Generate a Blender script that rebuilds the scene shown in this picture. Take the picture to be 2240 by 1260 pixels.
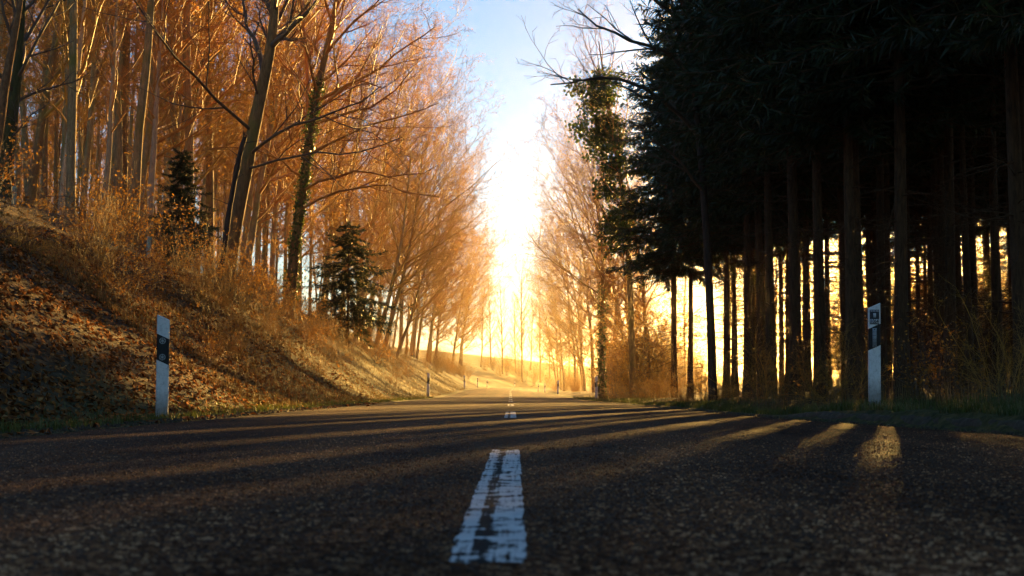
import bpy, math
import numpy as np
from mathutils import Vector, Matrix, Quaternion

for _o in list(bpy.data.objects):
    bpy.data.objects.remove(_o, do_unlink=True)
scene = bpy.context.scene
COL = scene.collection
R = math.radians

# ------------------------------------------------------------------ camera
F = 3111.0                       # focal length in photo pixels (50 mm on 36 mm)
CAMZ = 0.26
PITCH, YAW = math.atan(225 / F), 10 / F
cam = bpy.data.cameras.new('camera')
cam.lens = 50
cam.sensor_width = 36
cam.clip_start = 0.05
cam.clip_end = 5000
cam.dof.use_dof = True
cam.dof.focus_distance = 16
cam.dof.aperture_fstop = 7.0
camo = bpy.data.objects.new('camera', cam)
COL.objects.link(camo)
camo.location = (0, 0, CAMZ)
camo.rotation_euler = (math.pi / 2 + PITCH, 0, YAW)
scene.camera = camo
_CM = camo.rotation_euler.to_matrix()


def at(px, py, d):
    """world point that the photo shows at pixel (px, py) at depth d along the road"""
    v = _CM @ Vector(((px - 1120) / F, (630 - py) / F, -1))
    v *= d / v.y
    return np.array((v.x, v.y, v.z + CAMZ))


# ------------------------------------------------------------------ sky and sun
SUN_EL, SUN_AZ = 6.6, 15.0     # degrees; azimuth clockwise from +Y (down the road)
world = bpy.data.worlds.new('World')
scene.world = world
world.use_nodes = True
wn = world.node_tree
sky = wn.nodes.new('ShaderNodeTexSky')
sky.sky_type = 'NISHITA'
sky.sun_disc = False
sky.sun_elevation = R(SUN_EL)
sky.sun_rotation = R(SUN_AZ)
sky.air_density = 1.0
sky.dust_density = 0.0
sky.ozone_density = 3.2
bg = wn.nodes['Background']
bg.inputs['Strength'].default_value = 0.044
wn.links.new(sky.outputs[0], bg.inputs['Color'])

sun = bpy.data.lights.new('sun', 'SUN')
sun.energy = 5.0
sun.angle = R(0.5)
sun.color = (1.0, 0.57, 0.14)
suno = bpy.data.objects.new('sun', sun)
COL.objects.link(suno)
_s = Vector((math.sin(R(SUN_AZ)) * math.cos(R(SUN_EL)), math.cos(R(SUN_AZ)) * math.cos(R(SUN_EL)), math.sin(R(SUN_EL))))
suno.rotation_euler = _s.to_track_quat('Z', 'Y').to_euler()
suno.location = _s * 400

HAZE_DENSITY = 0.00025
HAZE_G = 0.90

scene.view_settings.view_transform = 'Standard'
scene.view_settings.look = 'None'
scene.view_settings.exposure = 2.5
scene.view_settings.gamma = 1.0
scene.render.engine = 'CYCLES'
cy = scene.cycles
cy.use_denoising = True
cy.adaptive_threshold = 0.02
try:
    cy.denoiser = 'OPENIMAGEDENOISE'
    cy.denoising_input_passes = 'RGB_ALBEDO_NORMAL'
except Exception:
    pass
cy.max_bounces = 4
cy.diffuse_bounces = 2
cy.glossy_bounces = 2
cy.transmission_bounces = 3
cy.volume_bounces = 1
cy.transparent_max_bounces = 8
cy.sample_clamp_indirect = 4.0


# ------------------------------------------------------------------ helpers
def nrm(a):
    return a / np.maximum(np.linalg.norm(a, axis=-1, keepdims=True), 1e-9)


class Acc:
    """collects quads into one mesh"""
    def __init__(self):
        self.v, self.q, self.n = [], [], 0

    def add(self, v, q):
        v = np.asarray(v, float).reshape(-1, 3)
        self.v.append(v)
        self.q.append(np.asarray(q, np.int64).reshape(-1, 4) + self.n)
        self.n += len(v)

    def tubes(self, P, Rr, sides):
        P = np.asarray(P, float)
        Rr = np.asarray(Rr, float)
        N, m = P.shape[:2]
        T = np.empty_like(P)
        T[:, 1:-1] = P[:, 2:] - P[:, :-2]
        T[:, 0] = P[:, 1] - P[:, 0]
        T[:, -1] = P[:, -1] - P[:, -2]
        T = nrm(T)
        mean = nrm(T.mean(1))
        ref = np.where(np.abs(mean[:, 2:3]) > 0.8, np.array([[1.0, 0, 0]]), np.array([[0, 0, 1.0]]))
        a = nrm(np.cross(T, ref[:, None, :]))
        b = np.cross(T, a)
        ang = np.arange(sides) * 2 * math.pi / sides
        V = P[:, :, None, :] + Rr[:, :, None, None] * (a[:, :, None, :] * np.cos(ang)[None, None, :, None] + b[:, :, None, :] * np.sin(ang)[None, None, :, None])
        base = (np.arange(N) * m * sides)[:, None, None] + (np.arange(m - 1) * sides)[None, :, None]
        j = np.arange(sides)[None, None, :]
        j2 = (j + 1) % sides
        q = np.stack([base + j, base + j2, base + sides + j2, base + sides + j], -1)
        self.add(V.reshape(-1, 3), q.reshape(-1, 4))

    def leaves(self, C, U, W):
        """kite-shaped faces: centre C, half length vector U, half width vector W"""
        N = len(C)
        V = np.stack([C - U, C + W - U * 0.15, C + U, C - W - U * 0.15], 1)
        q = np.arange(N * 4).reshape(N, 4)
        self.add(V.reshape(-1, 3), q)

    def box(self, x0, x1, y0, y1, z0, z1):
        v = [(x, y, z) for z in (z0, z1) for y in (y0, y1) for x in (x0, x1)]
        self.add(v, [(0, 1, 3, 2)[::-1], (4, 5, 7, 6), (0, 1, 5, 4), (1, 3, 7, 5), (3, 2, 6, 7), (2, 0, 4, 6)])

    def mesh(self, name, mat, smooth=False):
        v = np.concatenate(self.v) if self.v else np.zeros((0, 3))
        q = np.concatenate(self.q) if self.q else np.zeros((0, 4), np.int64)
        me = bpy.data.meshes.new(name)
        me.vertices.add(len(v))
        me.vertices.foreach_set('co', v.astype(np.float32).ravel())
        me.loops.add(q.size)
        me.loops.foreach_set('vertex_index', q.astype(np.int32).ravel())
        me.polygons.add(len(q))
        me.polygons.foreach_set('loop_start', np.arange(0, q.size, 4, dtype=np.int32))
        if smooth:
            me.polygons.foreach_set('use_smooth', np.ones(len(q), bool))
        me.update(calc_edges=True)
        me.materials.append(mat)
        return me


def poly_mesh(name, verts, faces, mat, smooth=False):
    me = bpy.data.meshes.new(name)
    me.from_pydata([tuple(map(float, v)) for v in verts], [], [tuple(int(i) for i in f) for f in faces])
    me.update()
    me.materials.append(mat)
    if smooth:
        for p in me.polygons:
            p.use_smooth = True
    return me


def link(name, data, parent=None, loc=None):
    o = bpy.data.objects.new(name, data)
    COL.objects.link(o)
    if parent is not None:
        o.parent = parent
    if loc is not None:
        o.location = loc
    return o


def tag(o, label=None, cat=None, group=None, kind=None):
    for k, v in (('label', label), ('category', cat), ('group', group), ('kind', kind)):
        if v:
            o[k] = v
    return o


def thing(name, parts, label, cat, loc, rz=0.0, scale=1.0, group=None, tilt=(0, 0)):
    """parts: list of (part name, mesh) -> Empty with one child object per part"""
    o = link(name, None, loc=tuple(loc))
    o.rotation_euler = (tilt[0], tilt[1], rz)
    o.scale = (scale,) * 3 if not isinstance(scale, tuple) else scale
    tag(o, label, cat, group)
    for pn, me in parts:
        link(pn, me, o)
    return o


# ------------------------------------------------------------------ materials
class Mat:
    def __init__(self, name, rough=0.8, spec=0.3):
        self.m = bpy.data.materials.new(name)
        self.m.use_nodes = True
        self.t = self.m.node_tree
        self.b = self.t.nodes['Principled BSDF']
        self.b.inputs['Roughness'].default_value = rough
        self.b.inputs['Specular IOR Level'].default_value = spec
        self.co = self.t.nodes.new('ShaderNodeTexCoord').outputs['Object']

    def N(self, typ, **kw):
        n = self.t.nodes.new(typ)
        for k, v in kw.items():
            setattr(n, k, v)
        return n

    def L(self, a, b):
        self.t.links.new(a, b)

    def scaled(self, s):
        n = self.N('ShaderNodeMapping')
        n.inputs['Scale'].default_value = s
        self.L(self.co, n.inputs['Vector'])
        return n.outputs[0]

    def noise(self, scale, detail=4, rough=0.6, vec=None):
        n = self.N('ShaderNodeTexNoise')
        n.inputs['Scale'].default_value = scale
        n.inputs['Detail'].default_value = detail
        n.inputs['Roughness'].default_value = rough
        self.L(vec or self.co, n.inputs['Vector'])
        return n.outputs['Fac']

    def voro(self, scale, vec=None, feature='F1', out='Distance'):
        n = self.N('ShaderNodeTexVoronoi', feature=feature)
        n.inputs['Scale'].default_value = scale
        self.L(vec or self.co, n.inputs['Vector'])
        return n.outputs[out]

    def ramp(self, fac, stops):
        n = self.N('ShaderNodeValToRGB')
        e = n.color_ramp.elements
        while len(e) < len(stops):
            e.new(0.5)
        for i, (p, c) in enumerate(stops):
            e[i].position = p
            e[i].color = (*c, 1) if len(c) == 3 else c
        self.L(fac, n.inputs['Fac'])
        return n.outputs['Color']

    def mix(self, fac, a, b, blend='MIX'):
        n = self.N('ShaderNodeMix', data_type='RGBA', blend_type=blend)
        for sock, val in ((n.inputs['Factor'], fac), (n.inputs[6], a), (n.inputs[7], b)):
            if isinstance(val, (int, float)):
                sock.default_value = val
            elif isinstance(val, tuple):
                sock.default_value = (*val, 1)
            else:
                self.L(val, sock)
        return n.outputs[2]

    def math(self, op, a, b=None, clamp=False):
        n = self.N('ShaderNodeMath', operation=op, use_clamp=clamp)
        for sock, val in zip(n.inputs, (a, b)):
            if val is None:
                continue
            if isinstance(val, (int, float)):
                sock.default_value = val
            else:
                self.L(val, sock)
        return n.outputs[0]

    def attr(self, name):
        n = self.N('ShaderNodeAttribute', attribute_name=name)
        return n.outputs['Fac']

    def color(self, c):
        if isinstance(c, tuple):
            self.b.inputs['Base Color'].default_value = (*c, 1)
        else:
            self.L(c, self.b.inputs['Base Color'])
        return self

    def bump(self, h, strength=0.5, dist=0.01):
        n = self.N('ShaderNodeBump')
        n.inputs['Strength'].default_value = strength
        n.inputs['Distance'].default_value = dist
        self.L(h, n.inputs['Height'])
        self.L(n.outputs[0], self.b.inputs['Normal'])
        return self

    def randval(self):
        return self.N('ShaderNodeObjectInfo').outputs['Random']

    def translucent(self, col, fac):
        tr = self.N('ShaderNodeBsdfTranslucent')
        if isinstance(col, tuple):
            tr.inputs['Color'].default_value = (*col, 1)
        else:
            self.L(col, tr.inputs['Color'])
        mx = self.N('ShaderNodeMixShader')
        mx.inputs[0].default_value = fac
        out = self.t.nodes['Material Output']
        self.L(self.b.outputs[0], mx.inputs[1])
        self.L(tr.outputs[0], mx.inputs[2])
        self.L(mx.outputs[0], out.inputs['Surface'])
        return self


def bark(name, c1, c2, c3=None, stretch=(9, 9, 1.6), spots=None):
    m = Mat(name, 0.85, 0.2)
    v = m.scaled(stretch)
    n = m.noise(3.0, 6, 0.7, v)
    c = m.ramp(n, [(0.3, c1), (0.62, c2)])
    if c3:
        n2 = m.noise(0.7, 3, 0.6)
        f = m.ramp(n2, [(0.48, (0, 0, 0)), (0.62, (1, 1, 1))])
        c = m.mix(f, c, c3)
    r = m.randval()
    c = m.mix(m.ramp(r, [(0, (0.0,) * 3), (1, (0.35,) * 3)]), c, tuple(x * 0.55 for x in c1))
    m.color(c)
    m.bump(n, 0.8, 0.02)
    return m.m


BARK_GREY = bark('bark_grey_beech', (0.17, 0.1, 0.045), (0.48, 0.32, 0.15), (0.23, 0.18, 0.045))
BARK_BROWN = bark('bark_brown', (0.12, 0.06, 0.024), (0.34, 0.18, 0.07), (0.22, 0.17, 0.04))
BARK_PINE = bark('bark_pine', (0.10, 0.045, 0.02), (0.36, 0.17, 0.07), None, (7, 7, 2.5))
BARK_SPRUCE = bark('bark_spruce', (0.04, 0.022, 0.012), (0.15, 0.08, 0.038), None)
BARK_DEAD = bark('bark_dead', (0.03, 0.02, 0.015), (0.08, 0.055, 0.04))


def twig(name, a, b):
    m = Mat(name, 0.6, 0.4)
    n = m.noise(0.9, 2)
    c = m.ramp(n, [(0.35, a), (0.65, b)])
    r = m.randval()
    c = m.mix(m.ramp(r, [(0, (0, 0, 0)), (1, (0.5,) * 3)]), c, tuple(x * 0.8 for x in b))
    m.color(c)
    return m.m


TWIG_RED = twig('twig_red_brown', (0.28, 0.105, 0.018), (0.5, 0.21, 0.03))
TWIG_OCHRE = twig('twig_ochre', (0.32, 0.155, 0.02), (0.55, 0.28, 0.032))
TWIG_DARK = twig('twig_dark', (0.07, 0.045, 0.03), (0.13, 0.085, 0.05))


def leafmat(name, stops, tr, rough=0.6, scale=30):
    m = Mat(name, rough, 0.3 if rough < 0.8 else 0.05)
    n = m.noise(scale, 1)
    c = m.ramp(n, stops)
    m.color(c)
    m.translucent(c, tr)
    return m.m


LEAF_ORANGE = leafmat('leaf_beech_orange', [(0.3, (0.22, 0.085, 0.013)), (0.5, (0.42, 0.19, 0.028)), (0.7, (0.55, 0.32, 0.055))], 0.55, scale=5)
LEAF_LITTER = leafmat('leaf_litter', [(0.28, (0.05, 0.02, 0.007)), (0.45, (0.17, 0.06, 0.016)), (0.6, (0.34, 0.125, 0.03)), (0.75, (0.44, 0.24, 0.09))], 0.12, 0.9, 14)
LEAF_IVY = leafmat('leaf_ivy', [(0.3, (0.03, 0.05, 0.01)), (0.55, (0.085, 0.12, 0.02)), (0.75, (0.16, 0.19, 0.035))], 0.35, 0.4, 4)
NEEDLES = leafmat('spruce_needles', [(0.3, (0.018, 0.028, 0.010)), (0.6, (0.04, 0.055, 0.018)), (0.75, (0.07, 0.08, 0.025))], 0.2, 0.5, 3)
GRASS_GREEN = leafmat('grass_green', [(0.3, (0.05, 0.065, 0.012)), (0.55, (0.11, 0.13, 0.025)), (0.72, (0.26, 0.2, 0.08))], 0.35, 0.5, 2.5)
GRASS_DRY = leafmat('grass_dry', [(0.3, (0.07, 0.05, 0.015)), (0.5, (0.16, 0.1, 0.032)), (0.7, (0.28, 0.18, 0.07))], 0.35, 0.6, 2.5)


def road_wear(m, c):
    """polished wheel tracks, stains, patches and fine cracks shared by asphalt and chippings"""
    geo = m.N('ShaderNodeNewGeometry').outputs['Position']
    sp = m.N('ShaderNodeSeparateXYZ')
    m.L(geo, sp.inputs[0])
    wob = m.noise(0.5, 2, 0.5, geo)
    xx = m.math('ADD', m.math('ABSOLUTE', m.math('ADD', sp.outputs[0], 0.08)), m.math('MULTIPLY', wob, 0.35))
    tr = m.math('ABSOLUTE', m.math('SUBTRACT', m.math('ABSOLUTE', m.math('SUBTRACT', xx, 1.65)), 0.75))
    tracks = m.ramp(tr, [(0.0, (1.3, 1.28, 1.25)), (0.45, (0.8, 0.8, 0.8))])
    c = m.mix(1.0, c, tracks, 'MULTIPLY')
    st = m.N('ShaderNodeMapping')
    st.inputs['Scale'].default_value = (1.3, 0.35, 1)
    m.L(geo, st.inputs['Vector'])
    stain = m.ramp(m.noise(1.0, 5, 0.7, st.outputs[0]), [(0.36, (0.5, 0.48, 0.47)), (0.5, (1, 1, 1)), (0.68, (1.35, 1.3, 1.25))])
    c = m.mix(1.0, c, stain, 'MULTIPLY')
    wv = m.N('ShaderNodeVectorMath', operation='ADD')
    nn = m.N('ShaderNodeTexNoise')
    nn.inputs['Scale'].default_value = 2.5
    m.L(geo, nn.inputs['Vector'])
    m.L(geo, wv.inputs[0])
    sc = m.N('ShaderNodeVectorMath', operation='SCALE')
    sc.inputs['Scale'].default_value = 0.5
    m.L(nn.outputs['Color'], sc.inputs[0])
    m.L(sc.outputs[0], wv.inputs[1])
    edge = m.voro(0.42, wv.outputs[0], feature='DISTANCE_TO_EDGE')
    gate = m.noise(0.35, 2, 0.5, geo)
    crack = m.math('ADD', edge, m.math('MULTIPLY', m.math('GREATER_THAN', gate, 0.40), 1.0))
    c = m.mix(1.0, c, m.ramp(crack, [(0.004, (0.2, 0.2, 0.2)), (0.012, (1, 1, 1))]), 'MULTIPLY')
    return c


def asphalt():
    m = Mat('asphalt', 0.85, 0.07)
    v1 = m.voro(150)
    v1c = m.voro(150, out='Color')
    sep = m.N('ShaderNodeSeparateColor')
    m.L(v1c, sep.inputs[0])
    stone = m.ramp(sep.outputs[0], [(0.0, (0.055, 0.026, 0.014)), (0.5, (0.13, 0.06, 0.03)), (0.8, (0.22, 0.10, 0.05)), (0.97, (0.4, 0.21, 0.1))])
    edge = m.ramp(v1, [(0.25, (1, 1, 1)), (0.62, (0.25, 0.24, 0.23))])
    c = m.mix(1.0, stone, edge, 'MULTIPLY')
    big = m.noise(0.55, 5, 0.65, m.scaled((1, 0.25, 1)))
    c = m.mix(1.0, c, m.ramp(big, [(0.3, (0.72, 0.7, 0.7)), (0.7, (1.25, 1.2, 1.15))]), 'MULTIPLY')
    c = road_wear(m, c)
    m.color(c)
    h = m.math('ADD', m.math('MULTIPLY', v1, -1.0), m.math('MULTIPLY', m.noise(45, 3), 0.9))
    m.bump(h, 0.9, 0.006)
    rr = m.ramp(sep.outputs[1], [(0, (0.62,) * 3), (1, (0.9,) * 3)])
    m.L(rr, m.b.inputs['Roughness'])
    return m.m


ASPHALT = asphalt()


def paint():
    """worn white road paint: lengthwise bare strips, crosswise scratches, aggregate showing through"""
    m = Mat('worn_road_paint', 0.85, 0.08)
    uv = m.N('ShaderNodeUVMap').outputs[0]
    sp = m.N('ShaderNodeSeparateXYZ')
    m.L(uv, sp.inputs[0])
    u, w = sp.outputs[0], sp.outputs[1]
    # crosswise wear
    cw = m.N('ShaderNodeMapping')
    cw.inputs['Scale'].default_value = (13, 12, 13)
    m.L(m.co, cw.inputs['Vector'])
    n_cross = m.noise(1.0, 5, 0.65, cw.outputs[0])
    lw = m.N('ShaderNodeMapping')
    lw.inputs['Scale'].default_value = (120, 1.6, 1)
    m.L(m.co, lw.inputs['Vector'])
    n_long = m.noise(1.0, 4, 0.65, lw.outputs[0])
    # the main bare strip between the wheel of the marking machine
    n_w = m.noise(3.0, 3, 0.6, m.scaled((0, 1, 0)))
    centre = m.math('ADD', m.math('MULTIPLY', n_w, 0.16), 0.30)
    dist = m.math('ABSOLUTE', m.math('SUBTRACT', u, centre))
    strip = m.ramp(dist, [(0.02, (1, 1, 1)), (0.17, (0, 0, 0))])
    s = m.math('ADD', m.math('MULTIPLY', n_cross, 1.25), m.math('MULTIPLY', n_long, 0.6))
    patch = m.noise(2.2, 4, 0.65, m.scaled((3, 1, 0)))
    s = m.math('ADD', s, m.math('MULTIPLY', m.math('MULTIPLY', strip, patch), 0.42))
    n_fine = m.noise(160, 2, 0.6)
    s = m.math('ADD', s, m.math('MULTIPLY', n_fine, 0.25))
    s = m.math('MULTIPLY', s, 0.8)
    worn = m.ramp(s, [(0.875, (0, 0, 0)), (0.915, (1, 1, 1))])
    pc = m.ramp(m.noise(9, 4), [(0.3, (0.62, 0.6, 0.58)), (0.7, (0.82, 0.81, 0.79))])
    ac = m.ramp(m.voro(150), [(0.2, (0.035, 0.03, 0.027)), (0.6, (0.014, 0.012, 0.011))])
    m.color(m.mix(worn, pc, ac))
    return m.m


PAINT = paint()


def ground_mat():
    m = Mat('forest_ground', 0.9, 0.15)
    g, f = m.attr('grassy'), m.attr('field')
    v = m.voro(14, out='Color')
    sep = m.N('ShaderNodeSeparateColor')
    m.L(v, sep.inputs[0])
    litter = m.ramp(sep.outputs[0], [(0.0, (0.035, 0.02, 0.012)), (0.4, (0.10, 0.05, 0.022)), (0.75, (0.19, 0.095, 0.04)), (1.0, (0.28, 0.17, 0.09))])
    soil = m.ramp(m.noise(5, 5), [(0.35, (0.03, 0.02, 0.013)), (0.65, (0.085, 0.055, 0.032))])
    c = m.mix(m.ramp(m.noise(1.3, 3), [(0.4, (0.1,) * 3), (0.6, (0.9,) * 3)]), soil, litter)
    grass = m.ramp(m.noise(8, 5), [(0.3, (0.03, 0.032, 0.01)), (0.5, (0.09, 0.085, 0.026)), (0.7, (0.18, 0.13, 0.05))])
    c = m.mix(g, c, grass)
    field = m.ramp(m.noise(0.35, 6, 0.7), [(0.3, (0.10, 0.10, 0.03)), (0.7, (0.2, 0.17, 0.06))])
    c = m.mix(f, c, field)
    m.color(c)
    m.bump(m.noise(9, 6, 0.7), 0.9, 0.08)
    return m.m


GROUND = ground_mat()


def plain(name, c, rough=0.5, spec=0.4, dirt=0.0, dc=(0.16, 0.13, 0.10), base_dirt=False):
    m = Mat(name, rough, spec)
    if dirt:
        n = m.noise(26, 5, 0.7)
        f = m.ramp(n, [(0.5, (0,) * 3), (0.72, (dirt,) * 3)])
        col = m.mix(f, c, dc)
        if base_dirt:   # splash dirt near the foot of a post
            sp = m.N('ShaderNodeSeparateXYZ')
            m.L(m.co, sp.inputs[0])
            zz = m.math('ADD', sp.outputs[2], m.math('MULTIPLY', n, -0.16))
            col = m.mix(m.ramp(zz, [(0.0, (0.75,) * 3), (0.2, (0,) * 3)]), col, dc)
        m.color(col)
    else:
        m.color(c)
    return m.m


POST_WHITE = plain('post_white_plastic', (0.84, 0.84, 0.83), 0.42, 0.45, 0.45, base_dirt=True)
POST_BLACK = plain('post_black', (0.012, 0.012, 0.014), 0.5, 0.3)
REFL_GREY = plain('reflector_grey', (0.34, 0.36, 0.38), 0.25, 0.6)
REFL_DARK = plain('reflector_dark', (0.05, 0.055, 0.06), 0.3, 0.5)
PLATE_DARK = plain('plate_dark_grey', (0.045, 0.045, 0.05), 0.5, 0.3)
PLATE_LIGHT = plain('plate_light', (0.6, 0.6, 0.62), 0.5, 0.3)
TUBE_GREEN = plain('guard_green', (0.28, 0.42, 0.33), 0.5, 0.4, 0.3)


def kerb_mat():
    m = Mat('kerb_concrete', 0.9, 0.2)
    c = m.ramp(m.noise(14, 6, 0.7), [(0.3, (0.035, 0.026, 0.018)), (0.55, (0.10, 0.075, 0.05)), (0.75, (0.19, 0.15, 0.1))])
    moss = m.ramp(m.noise(5, 4), [(0.5, (0,) * 3), (0.65, (0.7,) * 3)])
    m.color(m.mix(moss, c, (0.07, 0.075, 0.025)))
    m.bump(m.noise(60, 5, 0.7), 0.8, 0.01)
    return m.m


KERB = kerb_mat()

# ------------------------------------------------------------------ the lie of the land
_YK = [-120, 0, 14, 30, 59, 104, 148, 190, 245, 330, 600, 1200]
_XC = None


def sm(f, y, w=9):
    return sum(f(y + k * w / 3) for k in (-3, -2, -1, 0, 1, 2, 3)) / 7


def xc(y):
    y = np.asarray(y, float)
    f = lambda t: np.interp(t, [-120, 0, 14, 59, 104, 148, 190, 1500], [-0.0, -0.05, -0.06, -0.25, -0.47, -0.55, -0.62, -0.62])
    b = np.clip(y - 192, 0, 150)
    lin = np.clip(y - 342, 0, None)
    return sm(f, y) + b * b / 640 + lin * (300 / 640)


def zc(y):
    y = np.asarray(y, float)
    f = lambda t: np.interp(t, _YK, [0, 0, 0, -0.02, -0.07, 0.21, 0.31, 0.46, 0.56, 0.9, 1.2, 1.2])
    return sm(f, y)


def sup(y):
    f = lambda t: np.interp(t, [0, 14, 59, 104, 148, 190, 245, 400], [0.02, 0.02, 0.12, 0.37, 0.48, 0.58, 0.6, 0.6]) / 7.0
    return sm(f, np.asarray(y, float))


HALF = 3.02


def right_half(y):
    """the asphalt widens on the right before the kerb"""
    y = np.asarray(y, float)
    k = np.clip((15.6 - y) / 5.7, 0, 3)
    return HALF - 0.05 + 0.5 * k ** 1.25


def vnoise(x, y, s, seed=0):
    """cheap smooth value noise"""
    r = np.random.default_rng(seed)
    G = r.random((64, 64))
    X, Y = np.asarray(x, float) / s, np.asarray(y, float) / s
    xi, yi = np.floor(X).astype(int), np.floor(Y).astype(int)
    fx, fy = X - xi, Y - yi
    fx, fy = fx * fx * (3 - 2 * fx), fy * fy * (3 - 2 * fy)
    g = lambda a, b: G[a % 64, b % 64]
    return (g(xi, yi) * (1 - fx) + g(xi + 1, yi) * fx) * (1 - fy) + (g(xi, yi + 1) * (1 - fx) + g(xi + 1, yi + 1) * fx) * fy - 0.5


def road_z(x, y):
    lat = np.asarray(x, float) - xc(y)
    return zc(y) - lat * sup(y) - 0.012 * (lat / 3) ** 2


def ground_z(x, y):
    x, y = np.broadcast_arrays(np.asarray(x, float), np.asarray(y, float))
    lat = x - xc(y)
    base = zc(y) - np.clip(lat, -4.5, 4.5) * sup(y)
    # left: verge, cutting slope, forest slope
    u = -lat - HALF
    H = np.interp(y, [-50, 8, 35, 75, 120, 200, 260, 400], [1.6, 2.3, 2.7, 2.3, 1.9, 1.5, 1.2, 1.2])
    t = np.clip((u - 0.35) / 3.7, 0, 1)
    bank = H * (0.55 * t + 0.45 * t * t * (3 - 2 * t))
    cap = np.interp(y, [0, 60, 110, 170, 230, 300], [17, 17, 15, 9, 7.0, 6.4])
    cap = cap - np.where(y > 200, np.clip(0.1 * x, -6, 4), 0)
    hill = np.clip(u - 4.0, 0, None) * np.interp(y, [0, 120, 200], [0.46, 0.42, 0.33])
    hill = cap * (1 - np.exp(-hill / np.maximum(cap, 1)))
    left = bank + hill
    # right: small raised verge, flat plantation floor
    v = lat - right_half(y)
    rise = np.interp(y, [-60, 13.0, 16.2, 30], [0.10, 0.10, 0.0, 0.0])
    right = rise * np.clip((v - 0.02) / 0.06, 0, 1) + 0.10 * np.clip((v - 0.3) / 2, 0, 1) + 0.02 * np.clip(v - 3, 0, 40) + 0.13 * np.clip(v - 26, 0, 50) * np.interp(y, [0, 150, 190, 240], [1, 1, 0, 0])
    z = base + np.where(u > 0, left, 0) + np.where(v > 0, right, 0)
    amp = np.clip(np.maximum(u, v) / 1.5, 0, 1)
    z = z + amp * (0.28 * vnoise(x, y, 3.1, 1) + 0.12 * vnoise(x, y, 0.9, 2)) + np.clip(np.maximum(u, v) / 12, 0, 1) * 0.9 * vnoise(x, y, 14, 3)
    inside = (u < 0.0) & (v < 0.0)
    depth = np.clip(np.minimum(-u, -v) / 0.3, 0, 1)
    z = np.where(inside, z - 0.012 - 0.06 * depth, z)
    return z


def gz(x, y):
    return float(ground_z(x, y))


def build_ground():
    ys = np.concatenate([np.arange(-60, 0, 3), np.arange(0, 8, 1), np.arange(8, 40, 0.35), np.arange(40, 90, 0.9), np.arange(90, 270, 2.2), np.arange(270, 420, 6), np.arange(420, 1500, 60)])
    pos = np.concatenate([np.arange(0, 2.6, 0.65), np.arange(2.6, 4.2, 0.1), np.arange(4.2, 9, 0.32), np.arange(9, 20, 0.9), np.arange(20, 60, 3), np.arange(60, 200, 14), np.arange(200, 1100, 90)])
    lat = np.concatenate([-pos[::-1], pos[1:]])
    LL, YY = np.meshgrid(lat, ys)
    XX = xc(YY) + LL
    ZZ = ground_z(XX, YY)
    nr, nc = XX.shape
    a = Acc()
    i, j = np.meshgrid(np.arange(nr - 1), np.arange(nc - 1), indexing='ij')
    q = np.stack([i * nc + j, i * nc + j + 1, (i + 1) * nc + j + 1, (i + 1) * nc + j], -1)
    a.add(np.stack([XX, YY, ZZ], -1), q)
    me = a.mesh('ground', GROUND, True)
    u = (-LL - HALF).ravel()
    v = (LL - right_half(YY)).ravel()
    y = YY.ravel()
    n = vnoise(XX.ravel(), y, 1.7, 7)
    gl = np.clip(1.2 - np.abs(u - 0.3) / 0.8 + n, 0, 1) * (u > -0.2)
    gl = np.maximum(gl, np.clip((y - 24) / 14, 0, 1) * np.clip((u + 0.1) * 3, 0, 1) * np.clip(1.2 - u / 5.5 + n, 0, 1) * 0.85)
    gr = np.clip(1.4 - v / 1.4 + n, 0, 1) * (v > -0.2)
    at1 = me.attributes.new('grassy', 'FLOAT', 'POINT')
    at1.data.foreach_set('value', np.clip(gl + gr, 0, 1).astype(np.float32))
    at2 = me.attributes.new('field', 'FLOAT', 'POINT')
    fl = np.clip((y - 225) / 25, 0, 1) * np.clip((XX.ravel() + 22 + 6 * n) / 6, 0, 1)
    fl = np.maximum(fl, np.clip((XX.ravel() - 34) / 6, 0, 1))
    at2.data.foreach_set('value', fl.astype(np.float32))
    tag(link('ground', me), 'leaf strewn forest floor and bank either side of the road', None, None, 'structure')


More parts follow.
